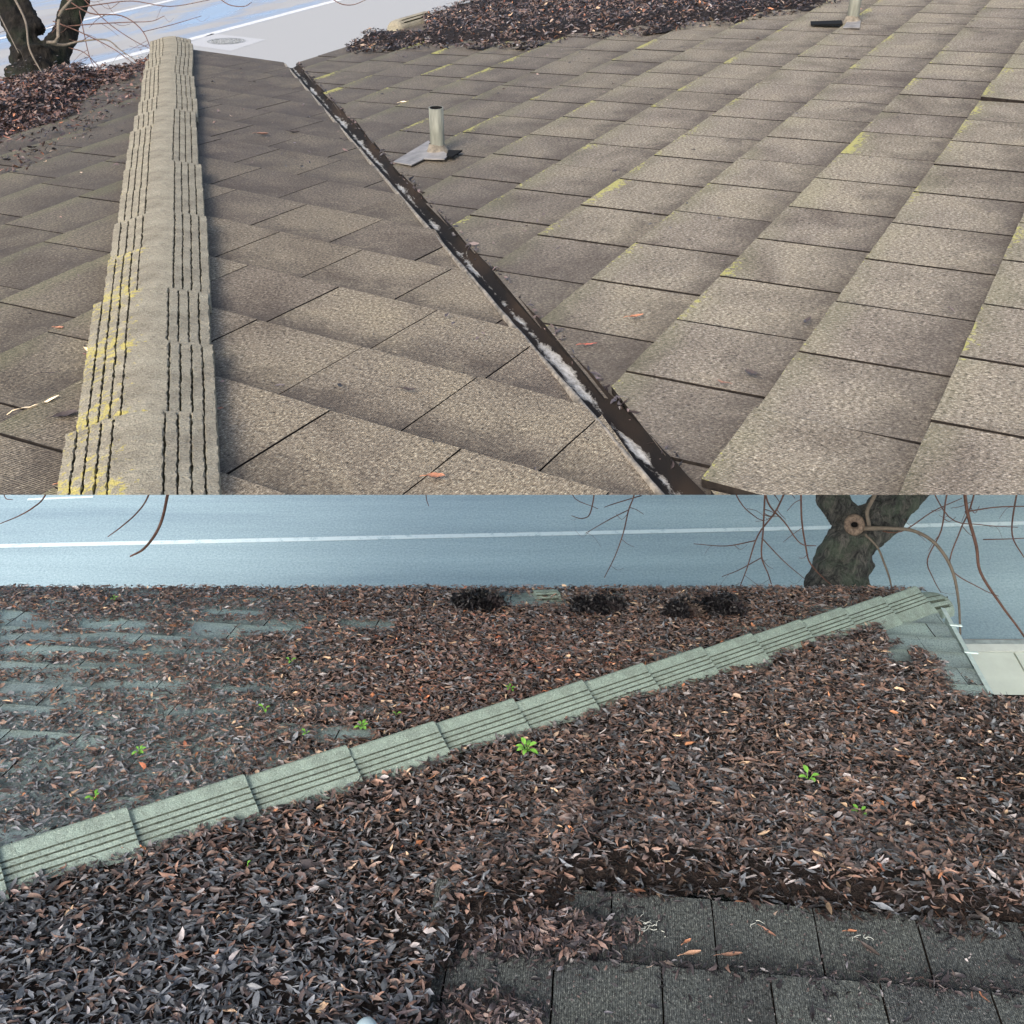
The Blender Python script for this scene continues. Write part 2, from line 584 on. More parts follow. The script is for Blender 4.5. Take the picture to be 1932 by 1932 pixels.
RP = plane_uv(-1.1239, 0, 0.1097, -U)      # right slope, rises to the right
MP = plane_uv(-0.9942, -0.1133, 0, -V)      # middle slope, falls away from the eye
LP = plane_uv(-0.9567, 0, 0.1180, -U)      # left slope, falls to the left
SEAM = 933.7
r0 = ray(966, SEAM)
SEAM_N = Vector((0, -r0.z, r0.y)).normalized()


def meet(P1, P2, u):
    """point shared by two planes at street coordinate u"""
    # z1 + g1.(uU+vV) = z2 + g2.(uU+vV)
    g1 = Vector((P1.gx, P1.gy, 0)); g2 = Vector((P2.gx, P2.gy, 0))
    dv = (g1 - g2).dot(V)
    v = (P2.z0 - P1.z0 + (g2 - g1).dot(U) * u) / dv
    p = U * u + V * v
    return P1.at(p.x, p.y)


HIP0, HIP1 = meet(MP, LP, 1.0), meet(MP, LP, 5.95)
VAL0, VAL1 = meet(MP, RP, 0.9), meet(MP, RP, 5.88)
U_EAVE_M = 5.93
V_EAVE_R = RP.hit(552, 131).dot(V)
V_EAVE_L = LP.hit(290, 122).dot(V)


def edge_line(bm_):  # placeholder to keep the script tidy
    return None


def cut_seam(bm, fill=False):
    geom = bm.verts[:] + bm.edges[:] + bm.faces[:]
    r = bmesh.ops.bisect_plane(bm, geom=geom, dist=1e-6, plane_co=(0, 0, 0), plane_no=SEAM_N, clear_inner=True)
    if fill:
        es = [e for e in r['geom_cut'] if isinstance(e, bmesh.types.BMEdge)]
        if es:
            bmesh.ops.holes_fill(bm, edges=es, sides=0)


def tile_field(name, pl, e, w, a0, b0, courses, joints, offs, hps, mats, parent, th=0.017, gap=0.005, seam=False,
               damp=None, lift=None, skew=0.35, valley_hp=None, jit=0.003, dzk=1.0):
    """courses of separate-looking shakes in one mesh; each tile is a clipped prism, thick at its butt"""
    bm = bmesh.new()
    uvm = bm.loops.layers.uv.new('metres')
    uvt = bm.loops.layers.uv.new('tile')
    tl = bm.loops.layers.float_vector.new('tone')
    for i in range(courses[0], courses[1]):
        of = offs(i)
        for j in range(joints[0], joints[1]):
            aa = a0 + (j + of) * w
            bb = b0 + i * e
            rl = random.Random(i * 7919 + j * 131 + int(pl.z0 * 1000))
            # outline with a slightly ragged butt
            ns = 7
            ov = e * 0.10
            poly = []
            sk = rl.uniform(-1, 1) * jit
            for k in range(ns + 1):
                fx = k / ns
                poly.append((aa + gap / 2 + (w - gap) * fx, bb + sk * (fx - .5) + rl.uniform(-1, 1) * jit * 0.5))
            for k in range(5):
                fy = k / 4
                poly.append((aa + w - gap / 2 + rl.uniform(-1, 1) * 0.0011, bb + 0.002 + (e + ov) * fy))
            for k in range(5):
                fy = 1 - k / 4
                poly.append((aa + gap / 2 + rl.uniform(-1, 1) * 0.0011, bb + 0.002 + (e + ov) * fy))
            full = len(poly)
            ok = True
            for h in hps:
                poly = clip_poly(poly, *h)
                if len(poly) < 3: ok = False; break
            if ok and valley_hp:
                nx, ny, d = valley_hp
                an = rl.uniform(-0.05, 0.05)
                cx = math.cos(an); sx = math.sin(an)
                mx, my = nx * cx - ny * sx, nx * sx + ny * cx
                ca, cb = aa + w / 2, bb + e / 2
                # rotate about the tile's foot on the line
                foot = nx * ca + ny * cb - d
                fx_, fy_ = ca - nx * foot, cb - ny * foot
                poly = clip_poly(poly, mx, my, mx * fx_ + my * fy_ + rl.uniform(-0.010, 0.008))
                if len(poly) < 3: ok = False
            if not ok: continue
            ar = 0
            for k in range(len(poly)):
                x1, y1 = poly[k]; x2, y2 = poly[(k + 1) % len(poly)]
                ar += x1 * y2 - x2 * y1
            if abs(ar) < 0.0006: continue
            dz = rl.uniform(-0.0010, 0.0020) * dzk
            tw = rl.uniform(-1, 1) * 0.003 * dzk
            lf = lift(i, j) if lift else 0.0
            tone = rl.random()
            dps = damp([pl.P(p[0], p[1]) for p in poly]) if damp else [0.0] * len(poly)

            def top(p):
                fy = (p[1] - bb) / e
                fx = (p[0] - aa) / w - .5
                return 2 * th - th * fy + dz + tw * fx + lf * max(0.0, 1 - fy)
            vt = [bm.verts.new(pl.P(p[0], p[1], top(p))) for p in poly]
            vb = [bm.verts.new(pl.P(p[0], p[1], top(p) - th * 1.0)) for p in poly]
            try:
                f = bm.faces.new(vt)
            except ValueError:
                continue
            f.material_index = 0
            fs = [(f, poly, dps)]
            for k in range(len(poly)):
                k2 = (k + 1) % len(poly)
                g = bm.faces.new([vb[k], vb[k2], vt[k2], vt[k]])
                g.material_index = 1
                fs.append((g, [poly[k], poly[k2], poly[k2], poly[k]], [dps[k]] * 4))
            zz = rl.random()
            for g, pp, dd_ in fs:
                for lp, p, dp in zip(g.loops, pp, dd_):
                    lp[uvm].uv = (p[0] + (i % 7) * 0.37 + tone * 3, p[1] + (j % 5) * 0.61)
                    lp[uvt].uv = ((p[0] - aa) / w, (p[1] - bb) / e)
                    lp[tl] = (tone, dp, zz)
    if seam: cut_seam(bm)
    me = bm_mesh(bm, name)
    return link(name, me, mats, parent)


def board(name, pl, hps, parent, mat, lim=14, h0=-0.001, thick=0.06, seam=False):
    poly = [(-lim, -lim), (lim, -lim), (lim, lim), (-lim, lim)]
    for h in hps: poly = clip_poly(poly, *h)
    bm = bmesh.new()
    poly_prism(bm, [pl.P(p[0], p[1], h0 - thick) for p in poly], [pl.P(p[0], p[1], h0) for p in poly])
    if seam: cut_seam(bm, True)
    bm.normal_update()
    for f in bm.faces:
        if f.normal.dot(pl.n) < 0.9: f.material_index = 1
    return link(name, bm_mesh(bm, name), [mat, M['bounce_under']], parent)


upper = empty('tiled_house', (3.0, 11.0, GZ), 'weathered tan shake roof with a ridge of grooved caps and a dirty metal valley', 'house')

far_pt = U * 13
# half planes
hipM = halfplane(MP, HIP0, HIP1, VAL0, 0.0)
hipL = halfplane(LP, HIP0, HIP1, LP.at(*(HIP0 - V * 2).xy), 0.0)
valM = halfplane(MP, VAL0, VAL1, HIP0, 0.050)
valR = halfplane(RP, VAL0, VAL1, RP.at(*(VAL0 + V * 3).xy), 0.034)


def uline(pl, u, keep_less=True, off=0):
    p = U * u; q = U * u + V; s = U * (u - 3 if keep_less else u + 3)
    return halfplane(pl, pl.at(p.x, p.y), pl.at(q.x, q.y), pl.at(s.x, s.y), off)


def vline(pl, v, keep_less=True, off=0):
    p = V * v; q = V * v + U; s = V * (v - 3 if keep_less else v + 3)
    return halfplane(pl, pl.at(p.x, p.y), pl.at(q.x, q.y), pl.at(s.x, s.y), off)


seam_r = 1.0  # rough near limit in y before the exact cut


def yline(pl, y, keep_more=True):
    return halfplane(pl, pl.at(0, y), pl.at(1, y), pl.at(0, y + 3 if keep_more else y - 3))


def damp_upper(kind):
    """soot and algae held by the low, never drying parts of the roof"""
    def fn(Ps):
        xs, ys = to_px([tuple(p) for p in Ps])
        if kind == 'R':
            vx = np.interp(ys, [130, 933], [545, 1265])
            w = np.interp(ys, [100, 250, 400, 600, 900], [900, 480, 290, 210, 150])
            am = np.interp(ys, [60, 300, 500, 900], [0.82, 0.80, 0.66, 0.45])
            d = am * np.clip(1.25 - (xs - vx) / w, 0, 1)
        elif kind == 'M':
            d = np.interp(ys, [100, 330, 430, 560], [0.85, 0.72, 0.40, 0.06])
        else:
            d = np.interp(ys, [130, 330, 450, 650, 933], [0.90, 0.72, 0.48, 0.30, 0.18])
        return [float(v) for v in d]
    return fn


# right slope : a runs along -U.  first butt line at v = -0.8413, joints from u0 = 2.1065
sR_ = math.sqrt(1 + 0.1097 ** 2)
raised = {(0, -7): 0.02, (-2, -9): 0.02, (-4, -13): 0.022, (-5, -14): 0.018, (-3, -11): 0.016}
r_offs = {}


def offs_r(i):
    # i = 0 is the course whose butt is on v0
    if i == 0: return 0.0
    if i == 1: return 0.32
    return random.Random(i * 13 + 5).choice([0.1, 0.35, 0.55, 0.75, 0.9])


b0R = RP.ab(RP.at(*(V * -0.8413).xy))[1]
a0R = RP.ab(RP.at(*(U * 2.1065 + V * -0.8413).xy))[0]
hpsR = [valR, vline(RP, V_EAVE_R, False), uline(RP, 13.0), vline(RP, 4.5), yline(RP, seam_r)]
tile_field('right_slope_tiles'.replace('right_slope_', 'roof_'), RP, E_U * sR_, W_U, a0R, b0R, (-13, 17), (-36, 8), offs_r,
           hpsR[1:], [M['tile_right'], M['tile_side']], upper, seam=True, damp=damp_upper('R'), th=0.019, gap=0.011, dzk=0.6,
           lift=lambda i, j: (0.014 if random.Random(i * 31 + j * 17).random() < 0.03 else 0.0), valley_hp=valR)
board('roof_deck', RP, [valR] + hpsR[1:], upper, M['under'], seam=True)

# middle slope : a along V, b along -U
sM_ = math.sqrt(1 + 0.1133 ** 2)
b0M = MP.ab(MP.at(*(U * (1.5599) + V * -1.4682).xy))[1]
a0M = MP.ab(MP.at(*(U * 1.5599 + V * -1.4682).xy))[0]


def offs_m(i): return {-1: 0.0, -2: 0.0, -3: 0.508, 0: 0.5, 1: 0.0}.get(i, [0.05, 0.5][i % 2] + random.Random(i).uniform(-.1, .1))


hpsM = [hipM, valM, uline(MP, U_EAVE_M), yline(MP, seam_r)]
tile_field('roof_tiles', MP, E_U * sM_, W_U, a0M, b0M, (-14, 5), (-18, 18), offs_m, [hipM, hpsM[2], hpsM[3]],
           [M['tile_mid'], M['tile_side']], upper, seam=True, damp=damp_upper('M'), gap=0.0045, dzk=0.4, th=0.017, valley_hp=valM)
board('roof_deck', MP, hpsM, upper, M['under'], seam=True)

# left slope
b0L = LP.ab(LP.at(*(V * -0.8413).xy))[1]
hpsL = [hipL, vline(LP, V_EAVE_L, False), uline(LP, 13.0), yline(LP, seam_r)]
p_ = LP.at(-7, 3); q_ = LP.at(-7, 6)
hpsL.append(halfplane(LP, p_, q_, LP.at(0, 4)))
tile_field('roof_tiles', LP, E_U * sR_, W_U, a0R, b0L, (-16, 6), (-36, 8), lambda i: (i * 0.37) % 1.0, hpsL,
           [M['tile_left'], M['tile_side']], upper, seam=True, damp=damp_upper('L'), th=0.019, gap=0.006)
board('roof_deck', LP, hpsL, upper, M['under'], seam=True)


# ridge caps ------------------------------------------------------------
def cap_profile(hw, hh, grooves, vee=False):
    gk = 0.015 if vee else 0.019
    gd = 0.006 if vee else 0.0055
    """(s, n, is_groove) list from left to right"""
    pts = []
    flat = hw * (0.06 if vee else 0.30)
    side = []
    n0, n1 = hh * (0.97 if vee else 1), hh * (0.0 if vee else 0.38)
    x = flat
    side.append((0.0, hh * (1.0 if vee else 1.06), 0))
    side.append((flat * 0.55, hh * (0.995 if vee else 1.04), 0))
    side.append((flat, n0, 0))

    def nn(x): return n0 + (n1 - n0) * (x - flat) / (hw - flat)
    g0, g1 = (hw * 0.25, hw * 0.56) if vee else (hw * 0.34, hw * 0.84)
    for k in range(grooves):
        gx = g0 + (g1 - g0) * k / (grooves - 1)
        gw = hw * gk
        side += [(gx - gw, nn(gx - gw), 0), (gx - gw * .7, nn(gx) - gd, 1), (gx + gw * .7, nn(gx) - gd, 1), (gx + gw, nn(gx + gw), 0)]
    side.append((hw, n1, 0))
    side.append((hw, -0.012, 0))
    left = [(-s, n, g) for s, n, g in side[::-1]][:-1]
    return left + side


def ridge_cap(P, Q, nrm, hw, hh, tilt, mats, parent, seed, seam=False, rag=0.0015, tone=0.5, vee=False):
    """one moulded cap from P (upper, thick butt towards Q or P)"""
    d = (Q - P)
    L = d.length
    d.normalize()
    sx = d.cross(nrm).normalized()
    nn = sx.cross(d).normalized()
    prof = cap_profile(hw, hh, 4, vee)
    rl = random.Random(seed)
    bm = bmesh.new()
    tl = bm.loops.layers.float_vector.new('tone')
    ns = 46
    rows = []
    sh = rl.uniform(-0.007, 0.007)
    for i in range(ns + 1):
        f = i / ns
        c = P + d * (L * f) + nn * (tilt * f) + sx * (sh)
        row = []
        for k, (s, n, g) in enumerate(prof):
            ws = 1 + 0.04 * f
            j = rl.uniform(-1, 1) * rag * (0.5 if (k in (0, len(prof) - 1) or abs(s) < hw * .32) else 1.3)
            row.append(bm.verts.new(c + sx * (s * ws + j) + nn * (n + (rl.uniform(-1, 1) * rag * .5))))
        rows.append(row)
    for i in range(ns):
        for k in range(len(prof) - 1):
            f = bm.faces.new([rows[i][k], rows[i][k + 1], rows[i + 1][k + 1], rows[i + 1][k]])
            f.material_index = 1 if ((prof[k][2] and prof[k + 1][2]) or (vee and (prof[k][2] or prof[k + 1][2]))) else 0
    # butt ends and underside
    for row, fl in ((rows[0], True), (rows[-1], False)):
        lo = [bm.verts.new(v.co - nn * 0.022) for v in row]
        for k in range(len(row) - 1):
            f = bm.faces.new([row[k], row[k + 1], lo[k + 1], lo[k]])
            f.material_index = 0
    for f in bm.faces:
        for lp in f.loops:
            sd_ = (lp.vert.co - P).dot(sx)
            lp[tl] = (tone * max(0.0, min(1.0, 0.55 - sd_ * 9)), max(0.0, min(1.0, (lp.vert.co - P).dot(d) / L)), 0)
    bmesh.ops.recalc_face_normals(bm, faces=bm.faces)
    if seam: cut_seam(bm)
    if len(bm.faces) == 0:
        bm.free(); return None
    return link('ridge_cap', bm_mesh(bm), mats, parent)


hipn = (MP.n + LP.n).normalized()
du = 0.283
uu = 0.92
k = 0
while uu < 5.85:
    P = meet(MP, LP, uu); Q = meet(MP, LP, min(uu + du * 1.16, 5.97))
    tone = 0.75 if uu < 2.0 else (0.55 if uu < 3.4 else 0.2)
    # thick butt end lies down the hip, the upper end is covered by the next cap up
    ridge_cap(P + hipn * 0.034, Q + hipn * 0.034, hipn, 0.138 - 0.003 * (k % 2), 0.040, 0.014, [M['cap'], M['moss']], upper, 100 + k, seam=True, tone=tone)
    uu += du; k += 1

# valley channel ---------------------------------------------------------
dv = (VAL1 - VAL0).normalized()
sxv = dv.cross(Vector((0, 0, 1))).normalized()
if sxv.x < 0: sxv = -sxv
upv = sxv.cross(dv).normalized()
if upv.z < 0: upv = -upv
bm = bmesh.new()
uvm = bm.loops.layers.uv.new('metres')
Lv = (VAL1 - VAL0).length + 0.02
prof = [(-0.055, 0.006, 1), (-0.051, 0.034, 1), (-0.044, 0.037, 1), (-0.040, 0.026, 0), (-0.030, 0.014, 0), (-0.018, 0.007, 0), (-0.005, 0.004, 0),
        (0.010, 0.007, 0), (0.022, 0.014, 0), (0.030, 0.024, 0), (0.034, 0.032, 0)]
ns = 120
rows = []
for i in range(ns + 1):
    c = VAL0 + dv * (Lv * i / ns)
    rows.append([bm.verts.new(c + sxv * (s + nrg.uniform(-.0012, .0012)) + upv * (n + nrg.uniform(-.0008, .0008))) for s, n, g in prof])
for i in range(ns):
    for k in range(len(prof) - 1):
        f = bm.faces.new([rows[i][k], rows[i][k + 1], rows[i + 1][k + 1], rows[i + 1][k]])
        f.material_index = 1 if prof[k + 1][2] else 0
        f.smooth = True
        vals = [(prof[k][0], i), (prof[k + 1][0], i), (prof[k + 1][0], i + 1), (prof[k][0], i + 1)]
        for lp, (s, ii) in zip(f.loops, vals): lp[uvm].uv = (s, Lv * ii / ns)
cut_seam(bm)
link('valley_channel', bm_mesh(bm), [M['valley'], M['lip']], upper)


# vent pipes ---------------------------------------------------------------
def ring_tube(bm, base, axis, r, h, wall=0.004, seg=28, mi=0, mi_in=1):
    axis = axis.normalized()
    x = axis.orthogonal().normalized(); y = axis.cross(x)
    def ring(rr, hh): return [bm.verts.new(base + axis * hh + (x * math.cos(2 * math.pi * k / seg) + y * math.sin(2 * math.pi * k / seg)) * rr) for k in range(seg)]
    R = [ring(r, 0), ring(r, h * .5), ring(r, h), ring(r - wall, h), ring(r - wall, h * .3)]
    for a, b, m in ((0, 1, mi), (1, 2, mi), (2, 3, mi), (3, 4, mi_in)):
        for k in range(seg):
            f = bm.faces.new([R[a][k], R[a][(k + 1) % seg], R[b][(k + 1) % seg], R[b][k]])
            f.smooth = a != 2; f.material_index = m
    f = bm.faces.new(R[4]); f.material_index = mi_in


def vent(px, py, ptop, width, plate, hole, nm):
    base = RP.hit(px, py, 0.03)
    t_ = base.length / ray(px, py).length
    r = width / 2 / FPX * t_
    h = (py - ptop) / FPX * t_ / 0.93
    v = empty('vent_pipe', base)
    v.parent = upper; v.location = base - parent_world(upper)
    v['label'] = nm
    bm = bmesh.new(); ring_tube(bm, base - Vector((0, 0, .02)), Vector((0, 0, 1)), r, h + .02)
    link('pipe', bm_mesh(bm), [M['pipe'], M['dark']], v)
    bm = bmesh.new()
    prof = [(r * 1.9, -0.012), (r * 1.75, 0.006), (r * 1.35, 0.022), (r * 1.15, 0.036), (r * 1.02, 0.046)]
    sg = 28; rr = []
    for s, n in prof:
        rr.append([bm.verts.new(base + (RP.a * math.cos(2 * math.pi * k / sg) + RP.b * math.sin(2 * math.pi * k / sg)) * s * (1 + .04 * math.sin(3 * k)) + RP.n * n) for k in range(sg)])
    for i in range(len(rr) - 1):
        for k in range(sg):
            f = bm.faces.new([rr[i][k], rr[i][(k + 1) % sg], rr[i + 1][(k + 1) % sg], rr[i + 1][k]]); f.smooth = True
    link('boot', bm_mesh(bm), M['boot'], v)
    bm = bmesh.new()
    top = [RP.hit(x, y, 0.046) for x, y in plate]
    poly_prism(bm, [p - RP.n * 0.004 for p in top], top)
    link('flashing', bm_mesh(bm), M['flash'], v)
    bm = bmesh.new()
    top = [RP.hit(x, y, 0.0475) for x, y in hole]
    poly_prism(bm, [p - RP.n * 0.006 for p in top], top)
    link('gap', bm_mesh(bm), M['dark'], v)


vent(826, 290, 212, 27, [(742, 305), (808, 265), (846, 292), (838, 300), (800, 299), (776, 311)],
     [(846, 283), (872, 283), (852, 296), (842, 293)], 'short open vent pipe near the metal valley')
vent(1607, 44, -20, 22, [(1590, 52), (1600, 38), (1624, 38), (1622, 52)],
     [(1529, 40), (1588, 38), (1590, 45), (1530, 46)], 'tall vent pipe at the far side of the roof')

# house under the upper roof (set far back, the roof oversails)
bm = bmesh.new()
foot = []
for (uq, vq) in ((11.5, V_EAVE_R + .5), (30, V_EAVE_R + .5), (30, 4), (11.5, 4)):
    foot.append(U * uq + V * vq)
foot = [Vector((p.x, p.y, GZ)) for p in foot]
poly_prism(bm, foot, [Vector((p.x, p.y, RP.at(p.x, p.y).z - 0.10)) for p in foot])
link('wall', bm_mesh(bm), M['wall'], upper)

# small rounded ridge ends peeping over the eaves
def ridge_stub(Q, P, nrm, hw, hh, mats, parent, seed):
    """half-round moulded cap with a closed rounded front, axis Q -> P (front)"""
    d = P - Q; L = d.length; d.normalize()
    sx = d.cross(nrm).normalized(); nn = sx.cross(d).normalized()
    bm = bmesh.new()
    tl = bm.loops.layers.float_vector.new('tone')
    sg = 40
    rows = []
    for f, sc in ((0, 1), (.3, 1), (.6, 1), (.82, 1), (.92, .95), (.98, .80), (1.0, .55), (1.005, .05)):
        c = Q + d * (L * f)
        row = []
        for k in range(sg + 1):
            an = math.pi * k / sg
            gr = 0.93 if (k % 5 == 2 and (5 < k < 17 or 23 < k < 35) and f < .9) else 1.0
            row.append(bm.verts.new(c + sx * (math.cos(an) * hw * sc * gr) + nn * (math.sin(an) ** .8 * hh * sc * gr - .01)))
        rows.append(row)
    for i in range(len(rows) - 1):
        for k in range(sg):
            f = bm.faces.new([rows[i][k], rows[i][k + 1], rows[i + 1][k + 1], rows[i + 1][k]])
            f.material_index = 1 if (k % 5 in (1, 2) and (5 < k < 17 or 23 < k < 35) and i < 3) else 0
    bm.faces.new(rows[0])
    for f in bm.faces:
        for lp in f.loops: lp[tl] = (0, 0, 0)
    bmesh.ops.recalc_face_normals(bm, faces=bm.faces)
    return link('ridge_cap', bm_mesh(bm), mats, parent)


P = RP.hit(741, 57, 0.03); Q = RP.hit(805, 38, 0.03)
ridge_stub(Q, P, RP.n, 0.075, 0.075, [M['cap'], M['moss']], upper, 400)

# ------------------------------------------------------------------ lower roof
S = 0.85
Y2 = 0.089
U2 = Vector((math.sin(Y2), math.cos(Y2), 0)); V2 = Vector((math.cos(Y2), -math.sin(Y2), 0))
g = U2 * -0.407
FP = Plane(-2.339 * S, g.x, g.y, -V2)
g = U2 * -0.167
TP = Plane(-2.751 * S, g.x, g.y, -V2)
A_ = FP.hit(235, 1600); B_ = FP.hit(1600, 1188); C_ = TP.hit(1921, 1769) + Vector((0, 0, -0.09))
nn_ = (B_ - A_).cross(C_ - A_); nn_ /= nn_.z
NP = Plane(nn_.dot(A_), -nn_.x, -nn_.y, -V2)
W2, E2 = 0.33 * S, 0.242 * S

lower = empty('leaf_covered_house', (0, 2.0, GZ), 'blue grey shake roof almost buried under brown fallen leaves', 'house')


def yx_half(pl, P, Q, Sx): return halfplane(pl, P, Q, Sx)


# rim points in the picture, on their planes
e0 = FP.hit(-300, 1112); e1 = FP.hit(1748, 1131)
hp_eave = halfplane(FP, e0, e1, FP.hit(900, 1300))
hp_hipF = halfplane(FP, A_, B_, FP.hit(800, 1200))
hp_leftF = halfplane(FP, FP.at(-3.4, 2), FP.at(-3.4, 4), FP.at(0, 3))
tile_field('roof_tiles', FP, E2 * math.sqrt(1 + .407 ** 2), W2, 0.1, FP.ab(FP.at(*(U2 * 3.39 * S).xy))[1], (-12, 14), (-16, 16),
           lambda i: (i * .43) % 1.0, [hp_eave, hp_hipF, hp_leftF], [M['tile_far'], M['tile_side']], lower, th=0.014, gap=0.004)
board('roof_deck', FP, [hp_eave, hp_hipF, hp_leftF], lower, M['under'])

# near slope (mostly under leaves)
cE = NP.hit(1748, 1131); cK = NP.hit(1868, 1318); cR = NP.hit(2150, 1322)
hp_hipN = halfplane(NP, A_, B_, NP.hit(900, 1600))
hp_eN = halfplane(NP, cE, cK, NP.hit(900, 1600))
hp_nearN = halfplane(NP, NP.at(-1, 0.35), NP.at(1, 0.35), NP.at(0, 3))
hp_leftN = halfplane(NP, NP.at(-3.4, 2), NP.at(-3.4, 4), NP.at(0, 3))
hp_jog = halfplane(NP, cK, cR, NP.hit(1900, 1500))
hp_rN = halfplane(NP, NP.at(3.2, 0), NP.at(3.2, 5), NP.at(0, 3))
_t0, _t1 = NP.at(*(U2 * (2.182 * S - 0.02) + V2 * -1).xy), NP.at(*(U2 * (2.182 * S - 0.02) + V2 * 2).xy)
hp_foot = halfplane(NP, _t0, _t1, NP.hit(900, 1300))
hp_side = halfplane(NP, NP.hit(835, 1700), NP.hit(812, 1932), NP.hit(300, 1800))
hp_side2 = (-hp_side[0], -hp_side[1], -hp_side[2])
main = [hp_hipN, hp_eN, hp_foot]
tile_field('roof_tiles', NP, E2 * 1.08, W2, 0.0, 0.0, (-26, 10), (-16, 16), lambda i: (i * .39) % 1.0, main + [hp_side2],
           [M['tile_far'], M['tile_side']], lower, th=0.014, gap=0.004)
board('roof_deck', NP, main + [hp_side2], lower, M['under'])
board('roof_deck', NP, [hp_hipN, hp_nearN, hp_leftN, hp_side], lower, M['under'])
# the wing that carries the leaves out past the frame, beyond the corner of the eave
hp_off = (-hp_eN[0], -hp_eN[1], -hp_eN[2] + 0.002)
board('roof_deck', NP, [hp_off, hp_jog, hp_foot, hp_rN], lower, M['under'], h0=0.02, thick=0.08)

# bare damp tiles near the foot of the picture
b0T = TP.ab(TP.at(*(U2 * (2.182 * S)).xy))[1]
a0T = TP.ab(TP.at(*(U2 * (2.182 * S) + V2 * (0.139 * S)).xy))[0]
hpT = [halfplane(TP, TP.at(*(U2 * (2.182 * S) + V2 * -2).xy), TP.at(*(U2 * (2.182 * S) + V2 * 2).xy), TP.at(0, 0.4)),
       halfplane(TP, TP.hit(810, 1760), TP.hit(780, 1932), TP.hit(1400, 1850)),
       halfplane(TP, TP.at(0, .35), TP.at(1, .35), TP.at(0, 2)), halfplane(TP, TP.at(3.2, 0), TP.at(3.2, 5), TP.at(0, 1))]
tile_field('roof_tiles', TP, E2 * 1.18, W2, a0T, b0T, (0, 9), (-11, 11),
           lambda i: [0.0, -0.468][i % 2], hpT, [M['tile_low'], M['tile_side']], lower, th=0.015, gap=0.005)
board('roof_deck', TP, hpT, lower, M['under'], thick=0.10)

# hip caps of the lower roof
cl = 0.474 * S
dh = (B_ - A_).normalized()
hn2 = (FP.n + NP.n + Vector((0, 0, .15))).normalized()
knots_px = [(-215, 1702), (-10, 1640), (235, 1562), (455, 1505), (648, 1448), (812, 1395), (962, 1352), (1090, 1310), (1205, 1272), (1315, 1235), (1408, 1205), (1500, 1175), (1580, 1155), (1655, 1140), (1722, 1128)]


def on_hip(px):
    # point of the hip line whose picture x is px
    d = B_ - A_
    lo, hi = -2.0, 3.0
    for _ in range(50):
        m = (lo + hi) / 2
        x, y = to_px([A_ + d * m])
        if x[0] < px: lo = m
        else: hi = m
    return A_ + d * lo


for k in range(len(knots_px) - 1):
    P = on_hip(knots_px[k][0]); Q = on_hip(knots_px[k + 1][0] )
    ext = (Q - P) * 0.03
    # butt end (thick, proud) is the one at the right of each cap in the picture
    ridge_cap(P - (Q - P) * 0.12 + hn2 * 0.006, Q + ext + hn2 * 0.006, hn2, 0.160, 0.116, 0.018, [M['cap_low'], M['moss_low']], lower, 500 + k, rag=0.0007, tone=0, vee=True)
# last cap, turned down over the corner
P = on_hip(1700) + hn2 * .016; Q = on_hip(1760) + hn2 * .02 - Vector((0, 0, .03))
ridge_stub(on_hip(1700) - hn2 * .010, on_hip(1772) - hn2 * .035, hn2, 0.125, 0.108, [M['cap_low'], M['moss_low']], lower, 540)
# ridge end of a lower wing peeping over the eave
P = FP.hit(1056, 1132, 0.0); Q = FP.hit(1008, 1134, 0.0)
ridge_stub(Q, P, FP.n, 0.085, 0.070, [M['cap_low'], M['moss_low']], lower, 541)

# pale metal drip edge / gutter on the short eave
bm = bmesh.new()
g0 = NP.hit(1776, 1150, 0.02); g1 = NP.hit(1866, 1312, 0.02)
dd = (g1 - g0).normalized(); ss = dd.cross(NP.n).normalized()
if ss.x < 0: ss = -ss
prof = [(-0.005, 0.012), (0.018, 0.010), (0.026, 0.0), (0.026, -0.07), (0.018, -0.085), (0.0, -0.085)]
rows = []
for i in range(13):
    c = g0 + (g1 - g0) * (i / 12)
    rows.append([bm.verts.new(c + ss * s + NP.n * n) for s, n in prof])
for i in range(12):
    for k in range(len(prof) - 1):
        bm.faces.new([rows[i][k], rows[i][k + 1], rows[i + 1][k + 1], rows[i + 1][k]])
for i in (3, 7):
    c = g0 + (g1 - g0) * (i / 12)
    box_pts(bm, c + ss * 0.02 + NP.n * 0.016, dd * 0.012, ss * 0.032, NP.n * 0.003)
bmesh.ops.recalc_face_normals(bm, faces=bm.faces)
link('eave_gutter', bm_mesh(bm), M['drip'], lower)
# walls
bm = bmesh.new()
box_pts(bm, Vector((-0.6, 1.9, GZ + 1.02)), Vector((2.3, 0, 0)), Vector((0, 1.9, 0)), Vector((0, 0, 1.02)))
link('wall', bm_mesh(bm), M['wall'], lower)

# ------------------------------------------------------------------ ground, streets
def flat(name, pts, z, mat, thick=0.0, kind='structure', sub=0):
    bm = bmesh.new()
    if thick:
        poly_prism(bm, [Vector((p.x, p.y, z - thick)) for p in pts], [Vector((p.x, p.y, z)) for p in pts])
    else:
        bm.faces.new([bm.verts.new((p.x, p.y, z)) for p in pts])
    bmesh.ops.recalc_face_normals(bm, faces=bm.faces)
    for f in bm.faces:
        if not thick and f.normal.z < 0: f.normal_flip()
    o = link(name, bm_mesh(bm), mat)
    if kind: o['kind'] = kind
    return o


flat('ground', [Vector((-400, -300, 0)), Vector((400, -300, 0)), Vector((400, 600, 0)), Vector((-400, 600, 0))], GZ - 0.004, M['earth'])
